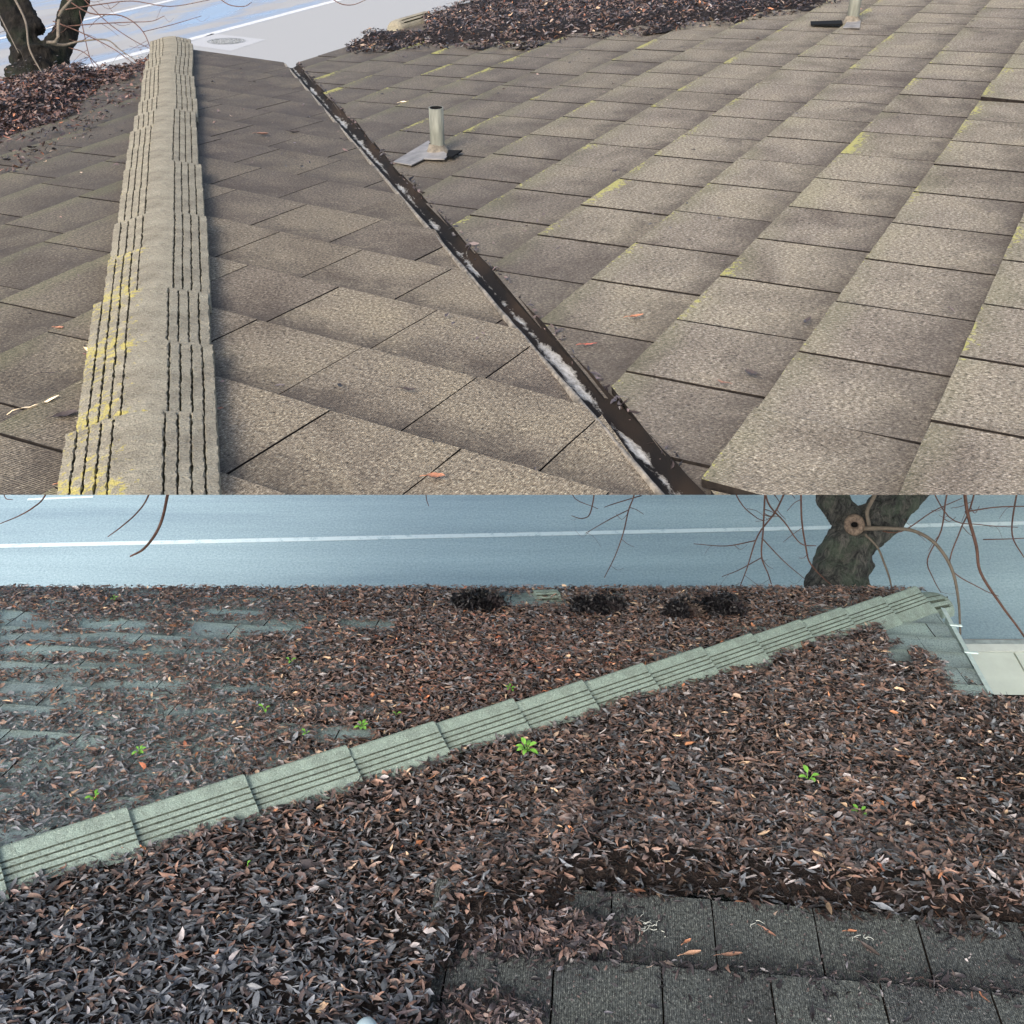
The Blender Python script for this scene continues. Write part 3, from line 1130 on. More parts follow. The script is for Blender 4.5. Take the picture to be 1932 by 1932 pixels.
# far street: a strip along U, left of the roof; wet streaks and their painted sky blue only beyond its centre line
W0 = ghit(0, 169); W1 = ghit(640, 0)
vline_s = ((W0 + W1) / 2).dot(V)
bm = bmesh.new()
al_ = bm.verts.layers.float.new('wet_sky_side')
for va, vb_, wa, wb in ((vline_s - 14, vline_s - 0.6, 1, 1), (vline_s - 0.6, vline_s + 0.3, 1, 0), (vline_s + 0.3, vline_s + 30, 0, 0)):
    vs = []
    for (uq, vq, w_) in ((13.5, va, wa), (13.5, vb_, wb), (120, vb_, wb), (120, va, wa)):
        p = U * uq + V * vq
        x_ = bm.verts.new((p.x, p.y, GZ)); x_[al_] = w_
        vs.append(x_)
    f = bm.faces.new(vs)
    f.normal_update()
    if f.normal.z < 0: f.normal_flip()
o = link('street', bm_mesh(bm), M['road_far'], loc=(0, 0, GZ)); o['kind'] = 'structure'


def stripe(name, Pa, Pb, w, mat, z, ext=0.0):
    d = (Pb - Pa); d.z = 0; d.normalize()
    s = Vector((-d.y, d.x, 0))
    Pa = Pa - d * ext; Pb = Pb + d * ext
    return flat(name, [Pa - s * w / 2, Pb - s * w / 2, Pb + s * w / 2, Pa + s * w / 2], z, mat)


Pm = (W0 + W1) / 2
stripe('road_line', Pm - U * 25, Pm + U * 40, 0.25, M['paint'], GZ + 0.004)
W2a = ghit(0, 73)
stripe('road_line', W2a - U * 12, W2a + U * 50, 0.2, M['paint'], GZ + 0.004)
flat('road_patch', [ghit(350, 84), ghit(435, 96.5), ghit(502, 75), ghit(400, 63.5)], GZ + 0.004, M['patch'])
mc = ghit(427, 78)
bm = bmesh.new()
rr_ = 36 / FPX * (mc.length / ray(427, 78).length)
sg = 48
for (ra, rb, zz) in ((0, rr_ * .80, .012), (rr_ * .86, rr_, .010)):
    ro = [bm.verts.new((mc.x + math.cos(2 * math.pi * k / sg) * rb, mc.y + math.sin(2 * math.pi * k / sg) * rb * .8, GZ + zz)) for k in range(sg)]
    if ra == 0: bm.faces.new(ro)
    else:
        ri = [bm.verts.new((mc.x + math.cos(2 * math.pi * k / sg) * ra, mc.y + math.sin(2 * math.pi * k / sg) * ra * .8, GZ + zz)) for k in range(sg)]
        for k in range(sg): bm.faces.new([ri[k], ro[k], ro[(k + 1) % sg], ri[(k + 1) % sg]])
# raised studs of the cover
for i in range(-5, 6):
    for j in range(-5, 6):
        x_, y_ = i * rr_ * .14, j * rr_ * .14
        if math.hypot(x_, y_) < rr_ * .72 and rnd.random() < .8:
            box_pts(bm, Vector((mc.x + x_, mc.y + y_ * .8, GZ + .016)), Vector((rr_ * .045, 0, 0)), Vector((0, rr_ * .03, 0)), Vector((0, 0, .004)))
o = link('manhole_cover', bm_mesh(bm), M['iron'])
tag(o, 'round iron manhole cover set in a pale concrete square in the street', 'manhole cover')

# near street under the oversailing roof
ye = ghit(1860, 1206).y
yk0, yk1, ykk = ghit(1860, 1232).y, ghit(1860, 1246).y, ghit(1860, 1206).y
flat('road', [Vector((-14, ye, 0)), Vector((14, ye, 0)), Vector((14, 12.5, 0)), Vector((-14, 12.5, 0))], GZ + 0.002, M['road_low'])
L0, L1 = ghit(0, 1031), ghit(1932, 988)
stripe('road_line', L0, L1, 0.060, M['paint_low'], GZ + 0.006, 2)
D0, D1 = ghit(52, 943), ghit(176, 938)
stripe('road_line', D0, D1, 0.035, M['paint_low'], GZ + 0.006)
flat('gutter_pan', [Vector((-14, yk0, 0)), Vector((14, yk0, 0)), Vector((14, ye - 0.02, 0)), Vector((-14, ye - .02, 0))], GZ + 0.012, M['gutterpan'], 0.01)
flat('kerb', [Vector((-14, yk1, 0)), Vector((14, yk1, 0)), Vector((14, yk0, 0)), Vector((-14, yk0, 0))], GZ + 0.10, M['kerb'], 0.11)
# pavement slabs with open joints
bm = bmesh.new()
xj = [-14]
x0 = ghit(1906, 1246).x
x_ = x0 - 1.5 * 10
while x_ < 14:
    a_, b_ = x_ + .008, x_ + 1.5 - .008
    for (c0, c1) in ((yk1 - 1.3, yk1 - .008), (yk1 - 2.7, yk1 - 1.316), (yk1 - 5.5, yk1 - 2.716)):
        poly_prism(bm, [Vector((a_, c0, GZ)), Vector((b_, c0, GZ)), Vector((b_, c1, GZ)), Vector((a_, c1, GZ))],
                   [Vector((a_, c0, GZ + .096)), Vector((b_, c0, GZ + .096)), Vector((b_, c1, GZ + .096)), Vector((a_, c1, GZ + .096))])
    x_ += 1.5
o = link('pavement', bm_mesh(bm), M['concrete']); o['kind'] = 'structure'


# ------------------------------------------------------------------ trees
def tube_px(bm, pts, rpx, t0, t1=None, seg=7, sub=4, wob=0.0, seed=0, jitter=0.0):
    n = len(pts)
    t1 = t0 if t1 is None else t1
    P = []
    rl = random.Random(seed)
    for i, (x, y) in enumerate(pts):
        t_ = t0 + (t1 - t0) * i / (n - 1) + (rl.uniform(-1, 1) * jitter if 0 < i < n - 1 else 0)
        P.append(pix(x, y, t_))
    L = smooth_line(P, sub)
    rad = []
    m = len(L)
    tm = (t0 + t1) / 2
    for i in range(m):
        f = i / (m - 1) * (n - 1)
        a = min(int(f), n - 2); k = f - a
        rv = rpx if isinstance(rpx, (int, float)) else rpx[a] * (1 - k) + rpx[a + 1] * k
        rad.append(rv / FPX * tm)
    sweep(bm, L, rad, seg, wob=wob, seed=seed)


def trunk_obj(name, segs, t0, parent, voxel):
    bm = bmesh.new()
    for pts, r in segs: tube_px(bm, [p[:2] for p in pts], r, t0, t0, seg=18, sub=6, wob=0.35, seed=len(pts))
    me = bm_mesh(bm, name, True)
    o = link(name, me, M['bark'] if voxel > .015 else M['bark_near'], parent)
    md = o.modifiers.new('remesh', 'REMESH'); md.mode = 'VOXEL'; md.voxel_size = voxel; md.use_smooth_shade = True
    tx = bpy.data.textures.new(name + '_bark', 'CLOUDS'); tx.noise_scale = 0.07; tx.noise_depth = 4
    ds = o.modifiers.new('bark', 'DISPLACE'); ds.texture = tx; ds.strength = 0.045 if voxel > .015 else 0.028; ds.mid_level = 0.5
    ds.texture_coords = 'LOCAL'
    return o


def branch(parent, name, pts, r, t0, t1, mat, seed=0, jitter=0.03, seg=6, sidetwigs=0):
    bm = bmesh.new()
    tube_px(bm, pts, r, t0, t1, seg=seg, sub=5, seed=seed, jitter=jitter)
    rl = random.Random(seed + 99)
    for k in range(sidetwigs):
        i = rl.randrange(0, len(pts) - 1)
        f = rl.random()
        x = pts[i][0] * (1 - f) + pts[i + 1][0] * f
        y = pts[i][1] * (1 - f) + pts[i + 1][1] * f
        s = rl.choice((-1, 1))
        L = rl.uniform(12, 42)
        q = [(x, y), (x + s * L * .5, y + rl.uniform(2, 14)), (x + s * L, y + rl.uniform(-4, 30))]
        rr = (r if isinstance(r, (int, float)) else r[min(i + 1, len(r) - 1)])
        tube_px(bm, q, [rr * .55, rr * .45, rr * .3], t0 + (t1 - t0) * (i + f) / (len(pts) - 1), None, seg=4, sub=3)
    return link(name, bm_mesh(bm), mat, parent)


# street tree seen between the lower roof and the oversailing one
T2 = 7.3
tb = pix(1580, 1120, T2); tb.z = GZ
tree2 = empty('bare_tree', tb, 'bare mossy tree with a sawn knot behind the corner of the leaf covered roof', 'tree')
t_base = tb.length
gb = ray(1580, 1120) * T2
bm = bmesh.new()
trunk_obj('trunk', [([(1592, 1420), (1584, 1260), (1580, 1125), (1592, 1060), (1612, 1010), (1618, 985)], [62, 58, 58, 51, 47, 44]),
                    ([(1618, 1015), (1600, 980), (1572, 940), (1545, 885), (1530, 830)], [40, 30, 27, 25, 22]),
                    ([(1616, 1015), (1652, 985), (1690, 945), (1745, 890), (1800, 830)], [42, 38, 40, 34, 28])], T2, tree2, 0.012)
bm = bmesh.new()
kc = pix(1612, 990, T2 - .16)
tor = []
sgm, sgn = 18, 8
ax = (-kc).normalized(); xx = ax.orthogonal().normalized(); yy = ax.cross(xx)
for i in range(sgm):
    an = 2 * math.pi * i / sgm
    cc = kc + (xx * math.cos(an) + yy * math.sin(an)) * 0.046
    rd = (xx * math.cos(an) + yy * math.sin(an))
    tor.append([bm.verts.new(cc + (rd * math.cos(2 * math.pi * k / sgn) + ax * math.sin(2 * math.pi * k / sgn)) * 0.026 * (1 + .12 * math.sin(i * .7))) for k in range(sgn)])
for i in range(sgm):
    for k in range(sgn):
        f = bm.faces.new([tor[i][k], tor[(i + 1) % sgm][k], tor[(i + 1) % sgm][(k + 1) % sgn], tor[i][(k + 1) % sgn]]); f.smooth = True
bmesh.ops.recalc_face_normals(bm, faces=bm.faces)
link('knot', bm_mesh(bm), M['cutwood'], tree2)
bm = bmesh.new()
sweep(bm, [kc - ax * .12, kc - ax * .01], [0.020, 0.020], 14)
link('knot_hollow', bm_mesh(bm), M['dark'], tree2)
# hidden limbs that carry the hanging twigs
branch(tree2, 'branch', [(1545, 885), (1420, 868), (1200, 860), (900, 870), (600, 862), (300, 868), (20, 872)], [22, 17, 14, 11, 8, 6, 4], T2, T2 - .2, M['bark'], 3)
branch(tree2, 'branch', [(1745, 890), (1850, 868), (1990, 872)], [26, 16, 8], T2, T2, M['bark'], 4)
pale = [([(1640, 992), (1636, 965), (1650, 935), (1668, 890)], [4, 4, 4, 3.5]),
        ([(1630, 997), (1680, 997), (1725, 1002), (1765, 1026), (1795, 1072), (1808, 1130), (1812, 1198)], [4.6, 3.6, 3.4, 3.2, 3, 2.4, 1.8]),
        ([(1632, 1008), (1655, 1032), (1668, 1062), (1678, 1090), (1684, 1118)], [2.4, 2, 2, 1.8, 1.2]),
        ([(1816, 880), (1824, 960), (1842, 1030), (1850, 1080), (1888, 1140), (1925, 1190), (1950, 1230)], [3.2, 3.2, 3, 2.6, 2.4, 2, 1.4])]
for i, (p, r) in enumerate(pale):
    branch(tree2, 'branch', p, r, T2 - .18, T2 - .35, M['paletwig'] if i < 3 else M['twig'], 20 + i, 0.02)
twigs = [([(330, 868), (316, 933), (307, 975), (295, 1005), (272, 1035), (245, 1050)], [3.4, 3.2, 2.9, 2.8, 2.6, 1.6], 0),
         ([(300, 868), (279, 937), (258, 968), (230, 993), (203, 1013)], [1.6, 1.6, 1.5, 1.3, .8], 0),
         ([(110, 870), (85, 935), (62, 958), (32, 975), (0, 988)], [1.8, 1.6, 1.5, 1.2, .8], 0),
         ([(0, 872), (8, 935), (24, 943)], [1, 1, .6], 0),
         ([(800, 870), (804, 936), (809, 955)], [1, 1, .6], 0),
         ([(1215, 862), (1196, 935), (1186, 962), (1176, 1005), (1160, 1050), (1140, 1090)], [1.6, 1.4, 1.4, 1.2, 1, .7], 5),
         ([(1186, 962), (1150, 980), (1105, 1006)], [1.1, 1, .6], 2),
         ([(1210, 935), (1160, 950), (1140, 957)], [1.1, 1, .6], 0),
         ([(1130, 866), (1116, 960), (1100, 978), (1078, 973)], [1.3, 1.3, 1, .6], 1),
         ([(1100, 866), (1080, 933), (1128, 960)], [1, .9, .6], 0),
         ([(1447, 872), (1443, 940), (1440, 1000), (1437, 1050), (1450, 1085), (1462, 1125)], [2, 1.8, 1.7, 1.5, 1.2, .8], 7),
         ([(1500, 880), (1466, 960), (1430, 1010), (1410, 1070), (1390, 1122)], [2, 1.8, 1.5, 1.2, .8], 6),
         ([(1440, 880), (1448, 946), (1480, 985), (1510, 1025), (1540, 1030)], [2, 1.8, 1.5, 1.2, .8], 2),
         ([(1512, 880), (1512, 970), (1520, 1030), (1530, 1065), (1570, 1105), (1600, 1125)], [2, 1.8, 1.7, 1.5, 1.2, .8], 4),
         ([(1437, 1015), (1480, 1060), (1518, 1092)], [1.3, 1, .6], 1),
         ([(1425, 1020), (1370, 1030), (1309, 1026)], [1.3, 1, .6], 2),
         ([(1437, 1052), (1395, 1075), (1362, 1088)], [1.2, 1, .6], 2),
         ([(1800, 880), (1785, 940), (1776, 1000), (1750, 1055), (1760, 1090), (1775, 1118)], [1.8, 1.6, 1.5, 1.3, 1, .7], 5),
         ([(1850, 885), (1830, 960), (1812, 1000), (1793, 1070), (1850, 1110), (1885, 1125)], [1.8, 1.6, 1.4, 1.3, 1, .6], 5),
         ([(1930, 885), (1915, 950), (1910, 1010), (1932, 1052)], [1.8, 1.7, 1.5, 1], 0),
         ([(1820, 966), (1880, 957), (1945, 955)], [1.5, 1.3, 1], 1),
         ([(1855, 1018), (1900, 1017), (1940, 1015)], [1.2, 1, .8], 0),
         ([(1740, 885), (1790, 975), (1850, 990), (1920, 995)], [1.4, 1.2, 1, .6], 3),
         ([(1650, 1000), (1700, 1003), (1760, 965), (1815, 940)], [1.4, 1.3, 1.1, .8], 2),
         ([(1360, 868), (1395, 945), (1425, 975), (1440, 982)], [1.3, 1.2, 1, .7], 1)]
for i, (p, r, st) in enumerate(twigs):
    branch(tree2, 'twig', p, r, T2 - .12, T2 - .3, M['twig'], 50 + i, 0.03, 5, st)

# street tree at the far left
T1 = 11.0
tb = pix(70, 180, T1); tb.z = GZ
tree1 = empty('bare_tree', tb, 'stout dark bare tree forking beside the street beyond the left eave', 'tree')
trunk_obj('trunk', [([(70, 430), (68, 260), (72, 180), (75, 140), (78, 105)], [74, 68, 58, 50, 48]),
                    ([(66, 120), (48, 80), (28, 40), (6, 0), (-25, -50)], [42, 26, 24, 22, 18]),
                    ([(84, 120), (112, 85), (130, 40), (146, 0), (165, -50)], [40, 23, 21, 22, 18]),
                    ([(72, 60), (56, 30), (44, 0), (35, -40)], [16, 13, 11, 9])], T1, tree1, 0.02)
w1 = [([(24, -10), (48, 40), (55, 90), (75, 130), (90, 153)], [3.2, 3, 2.6, 2, 1.2], 0, 'paletwig'),
      ([(90, 80), (108, 75), (112, 30), (130, 5), (150, -20)], [5, 5, 4, 4, 3], 0, 'paletwig'),
      ([(90, 80), (118, 85), (150, 78), (200, 75), (228, 95), (262, 118)], [5, 4, 2.6, 2, 1.6, 1], 3, 'paletwig'),
      ([(120, -5), (170, 25), (230, 30), (270, 60), (290, 110)], [2, 1.8, 1.6, 1.4, 1], 5, 'twig'),
      ([(100, 40), (150, 60), (210, 90), (250, 118)], [1.6, 1.5, 1.3, .8], 5, 'twig'),
      ([(110, 20), (190, 8), (250, 2), (320, 12), (395, 0)], [1.6, 1.5, 1.3, 1.1, .8], 3, 'twig'),
      ([(120, 50), (180, 45), (240, 42), (285, 40), (310, 30)], [1.6, 1.5, 1.2, 1, .7], 4, 'twig'),
      ([(150, 20), (158, 60), (170, 110), (185, 135)], [1.5, 1.3, 1.1, .7], 3, 'twig'),
      ([(270, 60), (330, 45), (380, 30)], [1, .9, .6], 1, 'twig'),
      ([(400, -15), (430, 8), (460, 12), (475, 4)], [1.4, 1.3, 1.1, .7], 0, 'twig'),
      ([(610, -15), (640, 6), (665, 9), (690, 0)], [1.4, 1.3, 1.1, .7], 0, 'twig'),
      ([(150, -10), (200, 40), (250, 75), (290, 95)], [1.5, 1.3, 1.1, .7], 4, 'twig'),
      ([(130, 90), (160, 100), (190, 130), (200, 140)], [1.5, 1.2, 1, .6], 2, 'twig'),
      ([(0, 30), (20, 70), (35, 100)], [2, 1.6, 1], 2, 'paletwig'),
      ([(165, -50), (400, -18), (620, -16)], [6, 3, 1.6], 0, 'twig')]
for i, (p, r, st, mm) in enumerate(w1):
    branch(tree1, 'branch', p, [q * .72 for q in r], T1 - .3, T1 - .6, M[mm], 200 + i, 0.08, 5, st)


# ------------------------------------------------------------------ leaf litter
def leaf_mesh(P, N, L, Wd, col3, tilt=0.5, curl=0.25, lift=0.0, seed=0):
    """many curled lance-shaped leaves in one mesh. P,N (n,3) L,Wd (n,) col3 (n,3)"""
    g = np.random.default_rng(seed)
    n = len(P)
    # frame
    N = N / np.linalg.norm(N, axis=1, keepdims=True)
    a = g.normal(size=(n, 3)); a -= (a * N).sum(1, keepdims=True) * N
    a /= np.linalg.norm(a, axis=1, keepdims=True)
    tl = g.normal(size=(n, 1)) * tilt * 0.6
    d = a * np.cos(tl) + N * np.sin(tl)
    s0 = np.cross(N, a)
    roll = g.normal(size=(n, 1)) * tilt
    up0 = np.cross(d, s0)
    s = s0 * np.cos(roll) + up0 * np.sin(roll)
    up = np.cross(d, s)
    flip = np.sign((up * N).sum(1, keepdims=True)); flip[flip == 0] = 1
    up = up * flip
    st = [(-0.5, 0.0), (-0.24, 0.80), (0.02, 1.0), (0.28, 0.66), (0.5, 0.0)]
    cu = g.normal(size=(n, 1)) * curl
    fold = g.uniform(-0.1, 0.7, size=(n, 1))
    side = g.normal(size=(n, 1)) * np.where(Wd < L * 0.1, 0.45, 0.14)[:, None]
    verts = []
    L_ = L[:, None]; W_ = Wd[:, None] / 2
    for x, w in st:
        c = P + d * (x * L_) + up * (cu * L_ * (x * x * 2 - .1)) + s * (side * L_ * x * x * 2)
        if w == 0: verts.append(c)
        else:
            e = up * (fold * W_ * w)
            verts += [c - s * (W_ * w) + e, c, c + s * (W_ * w) + e]
    Vt = np.stack(verts, 1)            # n, 11, 3
    Vt = Vt + g.normal(size=Vt.shape) * (Wd * 0.10)[:, None, None]
    k = Vt.shape[1]
    faces = [(0, 2, 1), (0, 3, 2), (1, 2, 5, 4), (2, 3, 6, 5), (4, 5, 8, 7), (5, 6, 9, 8), (7, 8, 10), (8, 9, 10)]
    idx = []; sizes = []
    for f in faces:
        sizes.append(len(f)); idx += list(f)
    idx = np.array(idx); sizes = np.array(sizes)
    allidx = (idx[None, :] + (np.arange(n) * k)[:, None]).ravel()
    starts = np.concatenate([[0], np.cumsum(sizes)[:-1]])
    nl = len(idx)
    allst = (starts[None, :] + (np.arange(n) * nl)[:, None]).ravel()
    me = bpy.data.meshes.new('leaves')
    me.vertices.add(n * k); me.vertices.foreach_set('co', Vt.reshape(-1))
    me.loops.add(len(allidx)); me.loops.foreach_set('vertex_index', allidx.astype(np.int32))
    me.polygons.add(n * len(faces))
    me.polygons.foreach_set('loop_start', allst.astype(np.int32))
    me.polygons.foreach_set('use_smooth', np.ones(n * len(faces), dtype=bool))
    me.update(calc_edges=True)
    at = me.attributes.new('tint', 'FLOAT_COLOR', 'POINT')
    c4 = np.concatenate([col3, np.ones((n, 1))], 1)
    at.data.foreach_set('color', np.repeat(c4, k, axis=0).ravel())
    return me


PAL = {
    'black': [(0.016, 0.015, 0.017), (0.026, 0.022, 0.024), (0.040, 0.035, 0.037)],
    'dark': [(0.055, 0.042, 0.040), (0.075, 0.057, 0.054), (0.090, 0.070, 0.068)],
    'brown': [(0.130, 0.088, 0.072), (0.165, 0.105, 0.082), (0.115, 0.074, 0.062), (0.150, 0.110, 0.092)],
    'grey': [(0.150, 0.145, 0.150), (0.220, 0.210, 0.215), (0.115, 0.112, 0.122)],
    'orange': [(0.30, 0.13, 0.07), (0.36, 0.17, 0.09), (0.22, 0.085, 0.05)],
    'tan': [(0.42, 0.31, 0.21), (0.34, 0.26, 0.20)],
}


def pick_colors(n, wts, seed):
    g = np.random.default_rng(seed)
    keys = list(wts[0].keys()) if isinstance(wts, list) else list(wts.keys())
    p = np.array([wts[k] for k in keys], dtype=float)
    p /= p.sum()
    ch = g.choice(len(keys), size=n, p=p)
    out = np.zeros((n, 3))
    for i, k in enumerate(keys):
        m = ch == i
        pal = np.array(PAL[k])
        out[m] = pal[g.integers(0, len(pal), m.sum())]
    return out * g.uniform(0.75, 1.3, size=(n, 1))


def np3(v): return np.array([v.x, v.y, v.z])


def vnoise(P, sc, seed=0):
    out = np.empty(len(P))
    for i, p in enumerate(P):
        out[i] = noise.noise(Vector((p[0] * sc + seed, p[1] * sc, p[2] * sc)))
    return out


def scatter(name, pl, box, n, keep, height, Lr, Wr, wts, seed, label_kind='stuff', tilt=0.5, recolor=None, mould=None, curl=.25):
    """candidates over an (x,y) box on the plane, kept where keep(px,py,P) > random"""
    g = np.random.default_rng(seed)
    x = g.uniform(box[0], box[1], n); y = g.uniform(box[2], box[3], n)
    z = pl.z0 + pl.gx * x + pl.gy * y
    P = np.stack([x, y, z], 1)
    nn = np3(pl.n)
    px, py = to_px(P)
    h = height(px, py, P)
    px, py = to_px(P + nn[None, :] * h[:, None])
    k = keep(px, py, P) > g.random(n)
    P = P[k]; px = px[k]; py = py[k]; h = h[k]
    m = len(P)
    P = P + nn[None, :] * (h + g.uniform(0.0, 0.016, m))[:, None]
    L = g.uniform(Lr[0], Lr[1], m); Wd = L * g.uniform(Wr[0], Wr[1], m)
    st_ = g.random(m) < 0.16                     # bare stalks and rolled leaves among the blades
    Wd[st_] *= 0.22; L[st_] *= 1.15
    br_ = g.random(m) < 0.12
    Wd[br_] *= 1.45; L[br_] *= 0.8
    lg_ = g.random(m) < 0.05
    L[lg_] *= 1.4; Wd[lg_] *= 1.25
    sc_ = g.random(m) < 0.30
    L[sc_] *= 0.6; Wd[sc_] *= 0.7
    c = pick_colors(m, wts, seed + 1)
    if recolor is not None: c = recolor(px, py, P, c, g)
    me = leaf_mesh(P, np.repeat(nn[None, :], m, 0), L, Wd, c, tilt=tilt, seed=seed + 2, curl=curl)
    o = link(name, me, M['leaf'])
    o['kind'] = label_kind
    print(name, m)
    return o


def inside(px, py, poly):
    """vectorised point in polygon"""
    r = np.zeros(len(px), dtype=bool)
    n = len(poly)
    j = n - 1
    for i in range(n):
        xi, yi = poly[i]; xj, yj = poly[j]
        c = ((yi > py) != (yj > py)) & (px < (xj - xi) * (py - yi) / (yj - yi + 1e-9) + xi)
        r ^= c
        j = i
    return r


def mound(name, pl, box, step, hfun, mat):
    xs = np.arange(box[0], box[1], step); ys = np.arange(box[2], box[3], step)
    X, Y = np.meshgrid(xs, ys, indexing='ij')
    P = np.stack([X.ravel(), Y.ravel(), pl.z0 + pl.gx * X.ravel() + pl.gy * Y.ravel()], 1)
    px, py = to_px(P)
    h, keep = hfun(px, py, P)
    px, py = to_px(P + np3(pl.n)[None, :] * h[:, None])
    keep = hfun(px, py, P)[1]
    Q = P + np3(pl.n)[None, :] * h[:, None]
    nx, ny = len(xs), len(ys)
    keep = keep.reshape(nx, ny)
    F = []
    ii, jj = np.meshgrid(np.arange(nx - 1), np.arange(ny - 1), indexing='ij')
    kk = keep[:-1, :-1] & keep[1:, :-1] & keep[1:, 1:] & keep[:-1, 1:]
    ii = ii[kk]; jj = jj[kk]
    F = np.stack([ii * ny + jj, (ii + 1) * ny + jj, (ii + 1) * ny + jj + 1, ii * ny + jj + 1], 1)
    used = np.unique(F)
    remap = -np.ones(len(Q), dtype=int); remap[used] = np.arange(len(used))
    me = bpy.data.meshes.new(name)
    me.from_pydata(Q[used].tolist(), [], remap[F].tolist())
    me.polygons.foreach_set('use_smooth', [True] * len(me.polygons))
    o = link(name, me, mat)
    o['kind'] = 'stuff'
    return o


# --- near slope: x range of leaf blanket
hipx = [p[0] for p in knots_px]; hipy = [p[1] for p in knots_px]
hipline = lambda px: np.interp(px, [-400, -215, 0, 235, 455, 648, 812, 962, 1090, 1205, 1315, 1408, 1500, 1580, 1655, 1735, 1760],
                               [1790, 1745, 1675, 1592, 1535, 1478, 1428, 1385, 1340, 1298, 1265, 1228, 1204, 1182, 1160, 1138, 1130])
BARE_N = [(1405, 1200), (1470, 1168), (1660, 1150), (1770, 1130), (1780, 1150), (1868, 1318), (1840, 1290), (1790, 1255), (1725, 1215), (1668, 1190), (1600, 1195)]
# foot of the blanket above the bare tiles
foot_x = [-600, 740, 800, 830, 870, 1000, 1100, 1180, 1345, 1530, 1725, 1932, 2400]
foot_y = [2600, 2400, 1960, 1850, 1790, 1772, 1690, 1686, 1702, 1722, 1742, 1765, 1810]


def foot_line(px): return np.interp(px, foot_x, foot_y)


def bare_corner(px, py):
    return inside(px, py, [(1660, 1182), (1700, 1150), (1770, 1120), (1800, 1150), (1885, 1330), (1855, 1300), (1800, 1268), (1760, 1235), (1705, 1215)]) | \
        inside(px, py, [(1672, 1222), (1712, 1212), (1722, 1255), (1690, 1250)]) | inside(px, py, [(1665, 1188), (1690, 1172), (1702, 1205), (1680, 1210)])


def keepN(px, py, P):
    k = (py > hipline(px) + 5 + 9 * vnoise(P, 4, 17)) & (py < foot_line(px) + 2 + 26 * vnoise(P, 5, 12) + 12 * vnoise(P, 16, 2))
    k &= ~(bare_corner(px, py))
    over = (px > np.interp(py, [1120, 1318], [1735, 1868])) & (py < 1319)
    k &= ~over
    return k * 1.0


def hN(px, py, P):
    base = 0.045 + 0.018 * vnoise(P, 2.2, 5) + 0.010 * vnoise(P, 7, 9)
    edge = np.clip((foot_line(px) + 40 - py) / 40.0, 0, 1)
    edge2 = np.clip((py - hipline(px)) / 30.0, 0, 1)
    cx = np.interp(py, [1120, 1318], [1680, 1800])
    e3 = np.where(py < 1330, np.clip((cx - px) / 60 + .5, 0.1, 1), 1)
    # stay clear of the raised bare slope next to it
    zt = TP.z0 + TP.gx * P[:, 0] + TP.gy * P[:, 1]
    under = np.clip(zt - P[:, 2] + 0.03, 0, .6)
    return base * np.sqrt(edge) * (0.35 + 0.65 * edge2) * e3 + np.where(px < 1110, np.clip(under, 0, 0.3), np.clip(under, 0, 0.115)) * np.clip((py - foot_line(px) + 190) / 190, 0, 1) * (px > 700)


def moundN(px, py, P):
    k = keepN(px, py, P) > 0
    return hN(px, py, P) - 0.004, k


boxN = (-2.6, 3.1, 0.75, 5.1)
mound('leaf_mould', NP, boxN, 0.018, moundN, M['mould'])


def recolN(px, py, P, c, g):
    # the wet black margin, the greyer left foot and the browner right
    n = len(px)
    wet = np.clip(1.5 - (foot_line(px) - py) / 70.0, 0, 1.28)
    blk = np.clip(1 - np.hypot((px - 900) / 330, (py - 1760) / 170), 0, 1)
    blk2 = np.clip(1 - np.hypot((px - 1880) / 160, (py - 1480) / 210), 0, 1)
    p = np.maximum(np.maximum(wet, blk * 1.1), blk2 * .8)
    m = g.random(n) < p * 0.75
    c[m] = c[m] * 0.22
    left = np.clip((1050 - px) / 550, 0, 1) * np.clip((py - 1520) / 260, 0, 1)
    m2 = g.random(n) < 0.16 + left * 0.60
    grey = np.array([0.066, 0.074, 0.084])
    c[m2] = grey * g.uniform(0.3, 1.8, (m2.sum(), 1))
    return c


wN = {'black': 0.20, 'dark': 0.28, 'brown': 0.34, 'grey': 0.16, 'orange': 0.006, 'tan': 0.014}
scatter('leaf_litter', NP, boxN, 200000, keepN, hN, (0.018, 0.056), (0.13, 0.34), wN, 21, tilt=0.42, recolor=recolN)

# --- far slope: patchy blanket
patch = [(0, 65, 1155, 1172), (0, 95, 1173, 1189), (150, 275, 1173, 1187), (360, 565, 1173, 1194), (645, 740, 1174, 1185), (0, 100, 1196, 1212), (120, 450, 1197, 1209),
         (0, 215, 1222, 1232), (0, 260, 1252, 1264), (0, 70, 1286, 1309), (70, 340, 1289, 1302), (0, 95, 1329, 1347), (300, 430, 1342, 1352), (0, 125, 1379, 1395),
         (385, 490, 1149, 1162), (460, 500, 1128, 1137), (940, 1015, 1122, 1142), (1010, 1060, 1128, 1140), (600, 700, 1380, 1392), (400, 520, 1296, 1306), (240, 420, 1227, 1236)]


def openF(px, py):
    o = np.zeros(len(px))
    for (x0, x1, y0, y1) in patch:
        fx = np.clip(np.minimum(px - x0 + 12, x1 + 12 - px) / 18, 0, 1)
        fy = np.clip(np.minimum(py - y0 + 3, y1 + 3 - py) / 5, 0, 1)
        o = np.maximum(o, fx * fy)
    return o


def keepF(px, py, P):
    k = (py < hipline(px) - 20) & (py > 1108)
    dens = 0.97 - 0.93 * openF(px, py)
    left = np.clip((520 - px) / 520, 0, 1) * np.clip((py - 1150) / 60, 0, 1)
    dens -= 0.50 * left * np.clip(0.6 + 1.6 * vnoise(P, 5, 3), 0, 1)
    return k * dens


